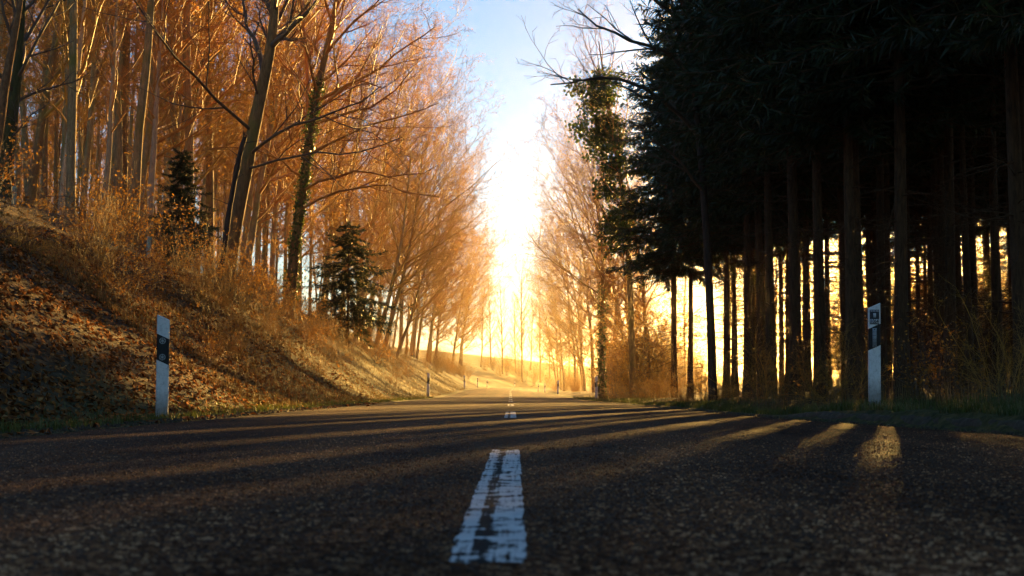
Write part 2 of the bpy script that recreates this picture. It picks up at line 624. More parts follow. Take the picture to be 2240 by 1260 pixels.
def build_road():
    ys = np.concatenate([np.arange(-60, 0, 2), np.arange(0, 40, 0.25), np.arange(40, 120, 1), np.arange(120, 345, 2.5)])
    rng = np.random.default_rng(5)
    ne = lambda s: np.interp(ys, np.arange(-60, 346, s), rng.normal(0, 1, len(np.arange(-60, 346, s))))
    el = HALF + 0.035 * ne(0.6) + 0.03 * ne(2.3)
    er = right_half(ys) + np.where(ys > 16, 0.035 * ne(0.6) + 0.03 * ne(2.3), 0.03)
    f = np.array([-1, -0.92, -0.7, -0.4, 0, 0.4, 0.7, 0.92, 1])
    lat = np.where(f[None, :] < 0, f[None, :] * el[:, None], f[None, :] * er[:, None])
    X = xc(ys)[:, None] + lat
    Y = np.repeat(ys[:, None], len(f), 1)
    Z = road_z(X, Y)
    Z[:, 0] -= 0.018
    Z[:, -1] -= 0.018
    nr, nc = X.shape
    a = Acc()
    i, j = np.meshgrid(np.arange(nr - 1), np.arange(nc - 1), indexing='ij')
    q = np.stack([i * nc + j, i * nc + j + 1, (i + 1) * nc + j + 1, (i + 1) * nc + j], -1)
    a.add(np.stack([X, Y, Z], -1), q)
    o = tag(link('road', a.mesh('road', ASPHALT, True)), 'two lane asphalt country road with a dashed centre line', None, None, 'structure')
    # dashes: (start, length)
    start = [2.18, 14.0] + [14.0 + 12.0 * k for k in range(1, 19)]
    for k, s in enumerate(start):
        n = 70 if k < 2 else 10
        yy = np.linspace(s, s + 4.15, n)
        j1, j2 = rng.normal(0, 0.0026, n), rng.normal(0, 0.002, n)
        xo = xc(yy) + 0.055
        xl, xr = xo - 0.108 + j1, xo + 0.012 + j2
        m = 6
        XX = xl[:, None] + (xr - xl)[:, None] * np.linspace(0, 1, m)[None, :]
        YY = np.repeat(yy[:, None], m, 1)
        YY[0] += rng.normal(0, 0.008, m)
        YY[-1] += rng.normal(0, 0.02, m)
        ZZ = road_z(XX, YY) + 0.0022
        ZZ[0] -= 0.0016
        ZZ[-1] -= 0.0016
        a = Acc()
        i, j = np.meshgrid(np.arange(n - 1), np.arange(m - 1), indexing='ij')
        q = np.stack([i * m + j, i * m + j + 1, (i + 1) * m + j + 1, (i + 1) * m + j], -1)
        a.add(np.stack([XX, YY, ZZ], -1), q)
        me = a.mesh('lane_dash', PAINT, True)
        uv = me.uv_layers.new(name='UVMap')
        U = np.repeat(np.linspace(0, 1, m)[None, :], n, 0)
        V = np.repeat(np.linspace(0, 1, n)[:, None], m, 1)
        uvv = np.stack([U, V], -1).reshape(-1, 2)[q.reshape(-1)]
        uv.data.foreach_set('uv', uvv.astype(np.float32).ravel())
        link('lane_dash', me, o)


def build_kerb():
    ys = np.arange(1.0, 15.7, 0.09)
    rng = np.random.default_rng(8)
    prof = [(-0.02, -0.08), (0.0, 0.03), (0.022, 0.062), (0.045, 0.078), (0.12, 0.085), (0.14, 0.02)]
    ramp = np.clip((15.7 - ys) / 1.3, 0.03, 1) ** 0.6
    V = []
    for k, y in enumerate(ys):
        x0 = float(xc(y) + right_half(y)) + 0.012
        for (dx, dz) in prof:
            jx, jz = rng.normal(0, 0.006, 2)
            V.append((x0 + dx + jx, y, float(road_z(x0, y)) + (dz * ramp[k] if dz > 0 else dz) + jz * 0.8))
    n, m = len(ys), len(prof)
    i, j = np.meshgrid(np.arange(n - 1), np.arange(m - 1), indexing='ij')
    q = np.stack([i * m + j, i * m + j + 1, (i + 1) * m + j + 1, (i + 1) * m + j], -1)
    a = Acc()
    a.add(V, q)
    tag(link('kerb', a.mesh('kerb', KERB)), 'low weathered kerb edging the grass on the right', None, None, 'structure')


build_ground()
build_road()
build_kerb()


# ------------------------------------------------------------------ trees
def grow(rng, start, d, length, rad, m, wob, trop, tip=0.3):
    d = nrm(d)
    P = [start]
    for k in range(m):
        d = nrm(d + rng.normal(0, wob, d.shape) + np.array([0, 0, trop]))
        P.append(P[-1] + d * (length / m)[:, None])
    P = np.stack(P, 1)
    Rr = rad[:, None] * (1 - (1 - tip) * np.linspace(0, 1, m + 1))[None, :]
    return P, Rr


def sprout(rng, P, Rr, n, t0, t1, ang, ratio, rr, minlen=0.1, flat=0.0):
    N, m1 = P.shape[:2]
    L = np.linalg.norm(np.diff(P, axis=1), axis=2).sum(1)
    t = t0 + (t1 - t0) * (np.arange(n)[None, :] + rng.random((N, n))) / n
    f = t * (m1 - 1)
    i = np.clip(f.astype(int), 0, m1 - 2)
    w = (f - i)[..., None]
    r = np.arange(N)[:, None]
    S = P[r, i] * (1 - w) + P[r, i + 1] * w
    T = nrm(P[r, i + 1] - P[r, i])
    rad = (Rr[r, i] * (1 - w[..., 0]) + Rr[r, i + 1] * w[..., 0]) * rr
    q = rng.normal(0, 1, T.shape)
    q[..., 2] *= (1 - flat)
    q = nrm(q - (q * T).sum(-1, keepdims=True) * T)
    a = ang + rng.normal(0, 0.16, t.shape)
    D = T * np.cos(a)[..., None] + q * np.sin(a)[..., None]
    ln = np.maximum(L[:, None] * ratio * (1 - 0.5 * t) * rng.uniform(0.65, 1.25, t.shape), minlen)
    return S.reshape(-1, 3), D.reshape(-1, 3), ln.ravel(), rad.ravel()


def trunk_path(rng, H, lean=(0, 0), wob=0.02, m=16, bend=0.0):
    t = np.linspace(0, 1, m)
    w = np.cumsum(rng.normal(0, wob, (m, 2)), 0) * H / m * 1.6
    w -= w[0]
    x = lean[0] * H * (t ** (1 + bend)) + w[:, 0]
    y = lean[1] * H * (t ** (1 + bend)) + w[:, 1]
    return np.stack([x, y, t * H - 0.4 * (t == 0)], 1)


def trunk_rad(n, r0, top=0.12):
    t = np.linspace(0, 1, n)
    r = r0 * (top + (1 - top) * (1 - t) ** 0.85)
    r[0] *= 1.5
    if n > 1:
        r[1] *= 1.06
    return r


def bare_tree(seed, path, r0, t0=0.3, n1=26, L1=4.5, bias=(0.0, 0.0), ang=1.0, up=0.05, n=(7, 6, 5), twig_r=0.0042,
              bark_m=None, twig_m=None, leaves=0, top=0.12, limbs=(), profile='oval', trunk_sides=9):
    """trunk, crown (limbs, branches, twigs) and a few held leaves, as (part name, mesh) pairs"""
    rng = np.random.default_rng(seed)
    path = np.asarray(path, float)
    m = len(path)
    # smooth resample of the trunk
    tt = np.linspace(0, 1, 26)
    pr = np.stack([np.interp(tt, np.linspace(0, 1, m), path[:, k]) for k in range(3)], 1)
    pr[1:-1] = (pr[:-2] + 2 * pr[1:-1] + pr[2:]) / 4
    rr = trunk_rad(26, r0, top)
    rr *= 1 + rng.normal(0, 0.02, 26)
    a = Acc()
    a.tubes(pr[None], rr[None], trunk_sides)
    me_trunk = a.mesh('trunk', bark_m or BARK_GREY, True)
    P0, R0 = pr[None], rr[None]
    # limbs
    t = np.sort(t0 + (0.99 - t0) * (np.arange(n1) + rng.random(n1)) / n1)
    f = t * 25
    i = np.clip(f.astype(int), 0, 24)
    w = (f - i)[:, None]
    S = pr[i] * (1 - w) + pr[i + 1] * w
    T = nrm(pr[i + 1] - pr[i])
    az = np.arange(n1) * 2.39996 + rng.normal(0, 0.5, n1)
    out = np.stack([np.cos(az), np.sin(az), np.zeros(n1)], 1)
    b = np.array([bias[0], bias[1], 0.0])
    side = out @ b
    out = nrm(out + 0.6 * b[None])
    k = (t - t0) / (1 - t0)
    A = ang * (1 - 0.55 * k) + rng.normal(0, 0.12, n1)
    D = T * np.cos(A)[:, None] + out * np.sin(A)[:, None]
    prof = {'oval': 0.55 + 0.9 * np.sqrt(np.clip(k * (1.05 - k), 0, 1)), 'cone': 1.15 - 0.95 * k, 'top': 0.35 + 0.75 * k * (1.3 - k)}[profile]
    ln = L1 * prof * rng.uniform(0.7, 1.2, n1) * np.clip(1 + 0.75 * side, 0.4, 2.0)
    rad = np.minimum(np.interp(t, tt, rr) * 0.55, 0.012 + 0.0135 * ln)
    P1, R1 = grow(rng, S, D, ln, rad, 8, 0.10, up, 0.22)
    a = Acc()
    a.tubes(P1, R1, 5)
    for lp, lr in limbs:                      # hand placed limbs
        lp = np.asarray(lp, float)
        lt = np.linspace(0, 1, 9)
        q = np.stack([np.interp(lt, np.linspace(0, 1, len(lp)), lp[:, c]) for c in range(3)], 1)
        q[1:-1] = (q[:-2] + 2 * q[1:-1] + q[2:]) / 4
        q[1:-1] += rng.normal(0, 0.03, q[1:-1].shape)
        r_ = lr * (1 - 0.75 * lt)
        a.tubes(q[None], r_[None], 7)
        P1 = np.concatenate([P1, q[None]])
        R1 = np.concatenate([R1, r_[None]])
    s = sprout(rng, P1, R1, n[0], 0.15, 1.0, 0.72, 0.48, 0.6, 0.3)
    P2, R2 = grow(rng, s[0], s[1], s[2], np.maximum(s[3], twig_r * 1.5), 5, 0.13, up * 0.9, 0.3)
    a.tubes(P2, R2, 4)
    s = sprout(rng, P2, R2, n[1], 0.1, 1.0, 0.7, 0.5, 0.6, 0.22)
    P3, R3 = grow(rng, s[0], s[1], s[2], np.maximum(s[3], twig_r), 3, 0.16, up, 0.5)
    a.tubes(P3, R3, 3)
    P4 = P3
    if n[2]:
        s = sprout(rng, P3, R3, n[2], 0.1, 1.0, 0.65, 0.6, 0.6, 0.16)
        P4, R4 = grow(rng, s[0], s[1], s[2], np.full(len(s[3]), twig_r * 0.85), 1, 0.16, up, 0.4)
        a.tubes(P4, R4, 3)
    parts = [('trunk', me_trunk), ('crown', a.mesh('crown', twig_m or TWIG_RED))]
    if leaves:
        pts = P4[:, 1:].reshape(-1, 3)
        c = pts[rng.integers(0, len(pts), leaves)] + rng.normal(0, 0.05, (leaves, 3))
        U = nrm(rng.normal(0, 1, (leaves, 3))) * rng.uniform(0.03, 0.06, (leaves, 1))
        W = nrm(np.cross(U, rng.normal(0, 1, (leaves, 3)))) * rng.uniform(0.018, 0.028, (leaves, 1))
        a = Acc()
        a.leaves(c, U, W)
        parts.append(('foliage', a.mesh('foliage', LEAF_ORANGE)))
    return parts


def spruce(seed, H=20.0, r0=0.16, live=0.3, L=3.0, step=0.36, per=5, shoots=110, dead=70, droop=-0.25, flat=0.55, var=(0.7, 1.2), zj=0.12):
    rng = np.random.default_rng(seed)
    path = trunk_path(rng, H, (rng.normal(0, 0.006), rng.normal(0, 0.006)), 0.006)
    rr = trunk_rad(len(path), r0, 0.06)
    a = Acc()
    a.tubes(path[None], rr[None], 9)
    parts = [('trunk', a.mesh('trunk', BARK_SPRUCE, True))]
    zz = np.arange(live * H, H * 0.985, step)
    zz = np.repeat(zz, per) + rng.uniform(-0.12, 0.12, len(zz) * per)
    n = len(zz)
    k = np.clip((zz / H - live) / (1 - live), 0, 1)
    az = rng.uniform(0, 2 * math.pi, n)
    S = np.stack([np.interp(zz, path[:, 2], path[:, 0]), np.interp(zz, path[:, 2], path[:, 1]), zz], 1)
    D = np.stack([np.cos(az), np.sin(az), 0.25 * k + rng.normal(droop * 0.3, zj, n)], 1)
    ln = L * (1.0 - k) ** 0.75 * np.clip(0.55 + 2.0 * k, 0, 1) * rng.uniform(*var, n) + 0.3
    P, Rr = grow(rng, S, D, ln, 0.008 + 0.007 * ln, 5, 0.07, droop * 0.22, 0.3)
    P[:, -1, 2] += 0.08 * ln
    a = Acc()
    a.tubes(P, Rr, 3)
    if dead:
        z2 = rng.uniform(1.0, live * H + 1, dead)
        az = rng.uniform(0, 2 * math.pi, dead)
        S2 = np.stack([np.interp(z2, path[:, 2], path[:, 0]), np.interp(z2, path[:, 2], path[:, 1]), z2], 1)
        D2 = np.stack([np.cos(az), np.sin(az), rng.normal(-0.1, 0.2, dead)], 1)
        P2, R2 = grow(rng, S2, D2, rng.uniform(0.3, 1.7, dead), np.full(dead, 0.011), 4, 0.12, 0.0, 0.3)
        a.tubes(P2, R2, 3)
        s = sprout(rng, P2, R2, 4, 0.3, 1, 0.8, 0.4, 0.5, 0.15)
        P3, R3 = grow(rng, s[0], s[1], s[2], np.full(len(s[3]), 0.004), 2, 0.15, 0, 0.5)
        a.tubes(P3, R3, 3)
    parts.append(('branches', a.mesh('branches', BARK_SPRUCE)))
    s = sprout(rng, P, Rr, shoots, 0.12, 1.0, 0.9, 0.30, 0.5, 0.14, flat=flat)
    U = nrm(s[1] + np.array([0, 0, -0.35]) + rng.normal(0, 0.25, s[1].shape)) * np.clip(s[2] * 0.8, 0.10, 0.32)[:, None] * 0.5
    W = nrm(np.cross(U, rng.normal(0, 1, U.shape) + np.array([0, 0, 1.0]))) * rng.uniform(0.010, 0.024, (len(U), 1))
    a = Acc()
    a.leaves(s[0] + U, U, W)
    parts.append(('crown', a.mesh('crown', NEEDLES)))
    return parts


def shrub(seed, stems=26, L=1.9, leaves=500, twig_m=None, leaf_m=None, spread=0.6, arch=-0.09):
    rng = np.random.default_rng(seed)
    az = rng.uniform(0, 2 * math.pi, stems)
    inc = np.abs(rng.normal(0, spread, stems))
    D = np.stack([np.cos(az) * np.sin(inc), np.sin(az) * np.sin(inc), np.cos(inc)], 1)
    S = np.stack([rng.normal(0, 0.22, stems), rng.normal(0, 0.22, stems), np.full(stems, -0.15)], 1)
    ln = L * rng.uniform(0.5, 1.2, stems)
    P, Rr = grow(rng, S, D, ln, rng.uniform(0.004, 0.010, stems), 7, 0.1, arch, 0.3)
    a = Acc()
    a.tubes(P, Rr, 4)
    s = sprout(rng, P, Rr, 8, 0.2, 1, 0.7, 0.4, 0.6, 0.15)
    P2, R2 = grow(rng, s[0], s[1], s[2], np.maximum(s[3], 0.0028), 3, 0.16, 0.02, 0.5)
    a.tubes(P2, R2, 3)
    s = sprout(rng, P2, R2, 4, 0.2, 1, 0.7, 0.5, 0.6, 0.1)
    P3, R3 = grow(rng, s[0], s[1], s[2], np.full(len(s[3]), 0.0024), 2, 0.16, 0.02, 0.5)
    a.tubes(P3, R3, 3)
    parts = [('stems', a.mesh('stems', twig_m or TWIG_RED))]
    if leaves:
        pts = np.concatenate([P2[:, 1:].reshape(-1, 3), P3[:, 1:].reshape(-1, 3)])
        c = pts[rng.integers(0, len(pts), leaves)] + rng.normal(0, 0.03, (leaves, 3))
        U = nrm(rng.normal(0, 1, (leaves, 3))) * rng.uniform(0.022, 0.045, (leaves, 1))
        W = nrm(np.cross(U, rng.normal(0, 1, (leaves, 3)))) * rng.uniform(0.012, 0.024, (leaves, 1))
        b = Acc()
        b.leaves(c, U, W)
        parts.append(('foliage', b.mesh('foliage', leaf_m or LEAF_ORANGE)))
    return parts


def ivy(seed, path, r0, t0, t1, n, spread=0.16, size=1.0):
    rng = np.random.default_rng(seed)
    path = np.asarray(path, float)
    t = t0 + (t1 - t0) * rng.random(n) ** 1.15
    f = t * (len(path) - 1)
    i = np.clip(f.astype(int), 0, len(path) - 2)
    w = (f - i)[:, None]
    c = path[i] * (1 - w) + path[i + 1] * w
    clump = 0.5 + vnoise(t * 40, t * 13 + 3, 1.0, seed) * 1.4
    az = rng.uniform(0, 2 * math.pi, n)
    rad = r0 + np.abs(rng.normal(0, spread, n)) * np.clip(clump, 0.2, 2)
    c = c + np.stack([np.cos(az) * rad, np.sin(az) * rad, rng.normal(0, 0.08, n)], 1)
    U = nrm(rng.normal(0, 1, (n, 3)) + np.array([0, 0, -0.7])) * rng.uniform(0.03, 0.055, (n, 1)) * size
    W = nrm(np.cross(U, np.stack([np.cos(az), np.sin(az), 0 * az], 1) + rng.normal(0, 0.5, (n, 3)))) * rng.uniform(0.025, 0.045, (n, 1)) * size
    a = Acc()
    a.leaves(c, U, W)
    return ('ivy', a.mesh('ivy', LEAF_IVY))


ORD = 'first second third fourth fifth sixth seventh eighth ninth tenth eleventh twelfth thirteenth fourteenth fifteenth sixteenth seventeenth eighteenth nineteenth twentieth twenty-first twenty-second twenty-third twenty-fourth twenty-fifth twenty-sixth twenty-seventh twenty-eighth twenty-ninth thirtieth'.split()
for _t in ('thirty', 'forty', 'fifty', 'sixty', 'seventy'):
    for _u in ('first', 'second', 'third', 'fourth', 'fifth', 'sixth', 'seventh', 'eighth', 'ninth'):
        ORD.append(_t + '-' + _u)
    ORD.append({'thirty': 'fortieth', 'forty': 'fiftieth', 'fifty': 'sixtieth', 'sixty': 'seventieth', 'seventy': 'eightieth'}[_t])


def ppath(pts, d):
    """hand traced trunk: photo pixels at depth d (or per point depth) -> local path about its base"""
    w = [at(p[0], p[1], p[2] if len(p) > 2 else d) for p in pts]
    base = w[0].copy()
    base[2] = gz(base[0], base[1])
    return base, np.array(w) - base


def extend(base, path):
    p = path.copy()
    if p[0][2] > 0.05:
        dirn = p[1] - p[0]
        p0 = p[0] - dirn / max(dirn[2], 1e-3) * (p[0][2] + 0.4)
        p = np.concatenate([p0[None], p])
    else:
        p[0][2] = min(p[0][2], -0.3)
    return p


# --- hero trees of the left bank -------------------------------------------------
def hero_leaning():
    d = 35.0
    base, p = ppath([(497, 605), (515, 480), (538, 370), (558, 265), (577, 180), (592, 105), (600, 40), (604, -60), (620, -200), (628, -330)], d)
    w = lambda *q: [at(*x) - base for x in q]
    limbs = [
        (w((592, 105, 35), (620, 75, 34.5), (660, 40, 34), (705, -5, 33.5), (760, -80, 33)), 0.085),
        (w((578, 175, 35), (572, 120, 35.4), (545, 60, 36), (525, 0, 36.3), (520, -90, 37)), 0.075),
        (w((566, 215, 35), (553, 165, 34.5), (550, 100, 34), (540, 20, 33.6)), 0.035),
        (w((586, 130, 35), (600, 70, 35.5), (640, -30, 36), (650, -120, 36)), 0.07),
        (w((545, 340, 35), (610, 290, 34), (680, 262, 33), (760, 238, 32), (830, 190, 31.5)), 0.045),
        (w((555, 290, 35), (470, 215, 34), (380, 120, 32), (300, 10, 30), (260, -60, 29)), 0.045),
        (w((540, 370, 35), (600, 350, 34), (700, 330, 33), (790, 340, 32), (880, 300, 31)), 0.035),
        (w((600, 40, 35), (570, -20, 35.2), (545, -90, 35.6)), 0.06),
    ]
    parts = bare_tree(11, extend(base, p), 0.215, 0.62, 12, 2.6, (0.2, -0.1), 0.9, 0.04, (7, 6, 4), bark_m=BARK_BROWN, twig_m=TWIG_DARK, limbs=limbs, top=0.25, trunk_sides=14)
    thing('leaning_tree', parts, 'tall dark forked tree leaning over the left bank, limbs spread wide above', 'tree', base)
    # broken snag beside it
    sb, sp = ppath([(488, 560), (500, 470), (512, 400), (525, 335), (536, 300)], 34.2)
    rng = np.random.default_rng(3)
    a = Acc()
    sp = extend(sb, sp)
    q = np.stack([np.interp(np.linspace(0, 1, 14), np.linspace(0, 1, len(sp)), sp[:, c]) for c in range(3)], 1)
    a.tubes(q[None], (0.075 * (1 - 0.25 * np.linspace(0, 1, 14)) + rng.normal(0, 0.004, 14))[None], 10)
    e = q[-1]
    for k in range(5):
        s = e + rng.normal(0, 0.03, 3)
        a.tubes(np.stack([s, s + np.array([rng.normal(0, .03), 0, rng.uniform(.08, .2)])])[None], np.array([[0.025, 0.003]]), 4)
    P, Rr = grow(rng, q[[6, 8, 10, 12]], np.array([[-1, 0, .4], [.6, -.5, .3], [-.5, .6, .5], [.8, 0, .2]]), np.array([.5, .4, .7, .5]), np.full(4, .014), 4, .1, 0)
    stubs = []
    for k in range(4):
        b = Acc()
        b.tubes(P[k:k + 1], Rr[k:k + 1], 5)
        stubs.append(('stub_branch', b.mesh('stub_branch', BARK_DEAD)))
    thing('dead_snag', [('trunk', a.mesh('trunk', BARK_DEAD, True))] + stubs,
          'broken black dead trunk tight against the leaning forked tree', 'dead tree', sb)


hero_leaning()


def hero_ivy():
    base, p = ppath([(640, 600), (648, 520), (662, 420), (676, 320), (690, 220), (712, 120), (738, 0), (748, -120), (752, -240)], 45)
    w = lambda *q: [at(*x) - base for x in q]
    limbs = [
        (w((668, 380, 45), (672, 280, 45.5), (676, 180, 46), (668, 90, 46), (655, 0, 46), (650, -120, 46)), 0.09),
        (w((690, 220, 45), (760, 190, 44), (830, 150, 43), (900, 90, 42), (950, 60, 41)), 0.06),
        (w((684, 270, 45), (770, 250, 44), (850, 215, 43), (905, 150, 42)), 0.055),
        (w((672, 340, 45), (740, 300, 44), (820, 270, 43), (900, 250, 42), (960, 225, 41)), 0.05),
        (w((660, 420, 45), (740, 380, 44), (810, 375, 43), (890, 390, 42), (960, 360, 41)), 0.05),
        (w((655, 460, 45), (740, 420, 44), (830, 400, 43), (880, 420, 42), (960, 430, 41)), 0.045),
        (w((668, 390, 45), (600, 340, 44.5), (520, 320, 44), (440, 330, 43)), 0.04),
        (w((712, 120, 45), (770, 50, 44.5), (830, 0, 44), (880, -60, 43)), 0.05),
    ]
    pp = extend(base, p)
    parts = bare_tree(21, pp, 0.19, 0.5, 16, 3.6, (0.35, -0.1), 0.95, 0.05, (8, 6, 5), bark_m=BARK_BROWN, twig_m=TWIG_RED, limbs=limbs, top=0.2, trunk_sides=12)
    parts.append(ivy(5, pp, 0.13, 0.05, 0.6, 3000, 0.17, 1.0))
    thing('ivy_tree', parts, 'ivy clad twin stemmed tree on the left bank, long limbs over the road', 'tree', base)


hero_ivy()


def hero_simple(name, label, pts, d, r0, seed, **kw):
    base, p = ppath(pts, d)
    pp = extend(base, p)
    ivyn = kw.pop('ivy_leaves', 0)
    parts = bare_tree(seed, pp, r0, **kw)
    if ivyn:
        parts.append(ivy(seed, pp, r0 * 0.9, 0.02, 0.6, ivyn, 0.15))
    return thing(name, parts, label, 'tree', base)


hero_simple('pine_tree', 'orange barked pine trunk leaning in at the upper left corner', [(-40, 480), (-5, 300), (12, 180), (35, 60), (52, -40), (70, -200)], 27, 0.12, 31,
            t0=0.75, n1=8, L1=2.2, n=(5, 5, 4), bark_m=BARK_PINE, twig_m=TWIG_DARK)
hero_simple('mossy_tree', 'thick dark mossy trunk beside the orange pine at the left edge', [(5, 560), (10, 400), (22, 280), (38, 160), (48, 40), (60, -150)], 30, 0.2, 32,
            t0=0.35, n1=16, L1=2.6, n=(6, 5, 4), bark_m=bark('bark_moss', (0.03, 0.03, 0.012), (0.10, 0.10, 0.03)), twig_m=TWIG_DARK)
hero_simple('pale_tree', 'slim pale trunk, brightest of those near the upper left corner', [(133, 480), (145, 360), (158, 250), (170, 150), (182, 50), (190, -50), (200, -220)], 38, 0.13, 33,
            t0=0.35, n1=20, L1=2.6, n=(6, 5, 4), bark_m=bark('bark_pale', (0.3, 0.22, 0.12), (0.6, 0.47, 0.29)), twig_m=TWIG_OCHRE, ang=0.7)
hero_simple('pale_tree', 'slim pale trunk just left of the dark shaded spruce', [(225, 470), (238, 350), (243, 240), (250, 130), (256, 0), (262, -150)], 42, 0.11, 34,
            t0=0.4, n1=18, L1=2.4, n=(6, 5, 4), bark_m=bark('bark_pale_grey', (0.25, 0.18, 0.1), (0.52, 0.4, 0.24)), twig_m=TWIG_RED, ang=0.7)
hero_simple('pale_tree', 'pale pinkish trunk rising straight behind the dark shaded spruce', [(322, 560), (330, 420), (338, 300), (345, 180), (352, 60), (358, -80)], 46, 0.13, 35,
            t0=0.4, n1=20, L1=3.0, n=(6, 5, 5), bark_m=bark('bark_pale_pink', (0.3, 0.2, 0.12), (0.58, 0.42, 0.27)), twig_m=TWIG_RED, ang=0.75)
hero_simple('slender_tree', 'slender pale trunk between the dark spruce and the leaning forked tree', [(380, 520), (386, 380), (392, 250), (397, 120), (402, -20), (405, -150)], 52, 0.13, 36,
            t0=0.35, n1=22, L1=3.2, n=(6, 5, 5), bark_m=BARK_GREY, twig_m=TWIG_OCHRE, ang=0.75)
hero_simple('bank_tree', 'leftmost of the sunlit leaning trunks on the far left bank', [(816, 788), (832, 720), (850, 655), (866, 590), (880, 520), (890, 430), (900, 330)], 72, 0.15, 41,
            t0=0.35, n1=22, L1=4.2, bias=(0.5, -0.1), n=(7, 6, 5), bark_m=BARK_GREY, twig_m=TWIG_OCHRE)
hero_simple('bank_tree', 'middle one of the sunlit leaning trunks on the far left bank', [(836, 790), (850, 725), (866, 660), (884, 600), (900, 520), (915, 420), (925, 330)], 74, 0.14, 42,
            t0=0.35, n1=22, L1=4.2, bias=(0.5, -0.1), n=(7, 6, 5), bark_m=BARK_GREY, twig_m=TWIG_OCHRE)
hero_simple('bank_tree', 'rightmost of the sunlit leaning trunks, bent sharply towards the road', [(868, 782), (882, 738), (898, 700), (908, 660), (930, 590), (955, 510), (968, 420)], 78, 0.12, 43,
            t0=0.4, n1=22, L1=4.0, bias=(0.5, -0.1), n=(7, 6, 5), bark_m=BARK_GREY, twig_m=TWIG_OCHRE)

# --- prototypes ---------------------------------------------------------------
rngp = np.random.default_rng(77)
ROADSIDE = []
for s in range(5):
    H = 17.5 + 1.5 * (s % 3)
    ROADSIDE.append(bare_tree(100 + s, trunk_path(np.random.default_rng(s), H, (0.16 + 0.03 * (s % 2), -0.02), 0.05, bend=0.4), 0.17, 0.16, 34, 5.2, (0.55, 0.0), 1.05, 0.05,
                              (9, 7, 5), twig_r=0.0055, bark_m=[BARK_GREY, BARK_BROWN][s % 2], twig_m=[TWIG_RED, TWIG_OCHRE][s % 2], leaves=(2500, 11000, 5000, 11000, 2500)[s]))
FOREST = []
for s in range(5):
    H = 19 + 1.6 * (s % 3)
    FOREST.append(bare_tree(200 + s, trunk_path(np.random.default_rng(50 + s), H, (0.03, 0.0), 0.03), 0.13 + 0.02 * (s % 3), 0.32, 24, 3.3, (0.1, 0.0), 0.8, 0.06,
                            (6, 6, 5), twig_r=0.005, bark_m=[BARK_GREY, BARK_GREY, BARK_BROWN][s % 3], twig_m=[TWIG_RED, TWIG_OCHRE][s % 2], leaves=(5000, 11000, 4000, 11000, 6000)[s]))
ENDTREE = []
for s in range(3):
    ENDTREE.append(bare_tree(300 + s, trunk_path(np.random.default_rng(70 + s), 20, (0.02, 0), 0.03), 0.2, 0.15, 30, 4.6, (0, 0), 0.75, 0.07, (7, 6, 3), twig_r=0.009,
                             bark_m=BARK_BROWN, twig_m=TWIG_RED))
SPR = [spruce(400 + s, 14 + s, 0.085 + 0.015 * s, 0.38 + 0.03 * s, 2.3, step=0.12, per=2) for s in range(3)]
SPR_EDGE = [spruce(420 + s, 13.5 + s, 0.105, 0.33, 3.0, step=0.10, per=2, shoots=120, dead=70) for s in range(2)]
SPR_SMALL = spruce(440, 6.5, 0.07, 0.12, 1.7, 0.03, 1, 120, 14, -0.5, flat=0.1, var=(0.2, 1.6), zj=0.5)
THICKET = [shrub(530, 50, 3.6, 6000, TWIG_DARK, spread=0.35, arch=0.0), shrub(531, 40, 3.2, 700, TWIG_OCHRE, spread=0.4, arch=0.0)]
SHRUBS = [shrub(500 + s, 24 + 3 * s, 1.5 + 0.25 * s, [350, 900, 0, 1400][s], [TWIG_RED, TWIG_DARK, TWIG_OCHRE, TWIG_DARK][s]) for s in range(4)]


def put(name, parts, label, cat, x, y, rz=0.0, sc=1.0, group=None, dz=0.0, tilt=(0, 0)):
    return thing(name, parts, label, cat, (x, y, gz(x, y) + dz), rz, sc, group, tilt)


rng = np.random.default_rng(2024)
# left roadside row, far enough along that its crowns make the wall left of the gap
ys = []
y = 47.0
k = 0
while y < 236:
    u = rng.uniform(3.2, 6.0) + (4.4 if y < 80 else 3.5 if y < 115 else 2.0)
    x = float(xc(y)) - HALF - u
    put('roadside_tree', ROADSIDE[k % 5], '%s bare roadside tree along the left bank, counting away from the ivy clad tree' % ORD[k], 'tree', x, y,
        rng.normal(0, 0.35), rng.uniform(0.82, 1.08), 'bare trees along the left bank')
    y += rng.uniform(4.5, 7.5) * (1 + y / 200)
    k += 1
# second row
y, k = 48.0, 0
while y < 225:
    x = float(xc(y)) - HALF - rng.uniform(10.5, 14)
    sc_ = min(rng.uniform(0.9, 1.15), (28.0 - gz(x, y)) / 21.0)
    put('bank_top_tree', ROADSIDE[(k * 2 + 1) % 5], '%s bare tree standing behind the left roadside row, counting away from the ivy clad tree' % ORD[k], 'tree', x, y, rng.normal(0, 0.7), sc_,
        'bare trees behind the left roadside row')
    y += rng.uniform(7, 12) * (1 + y / 260)
    k += 1
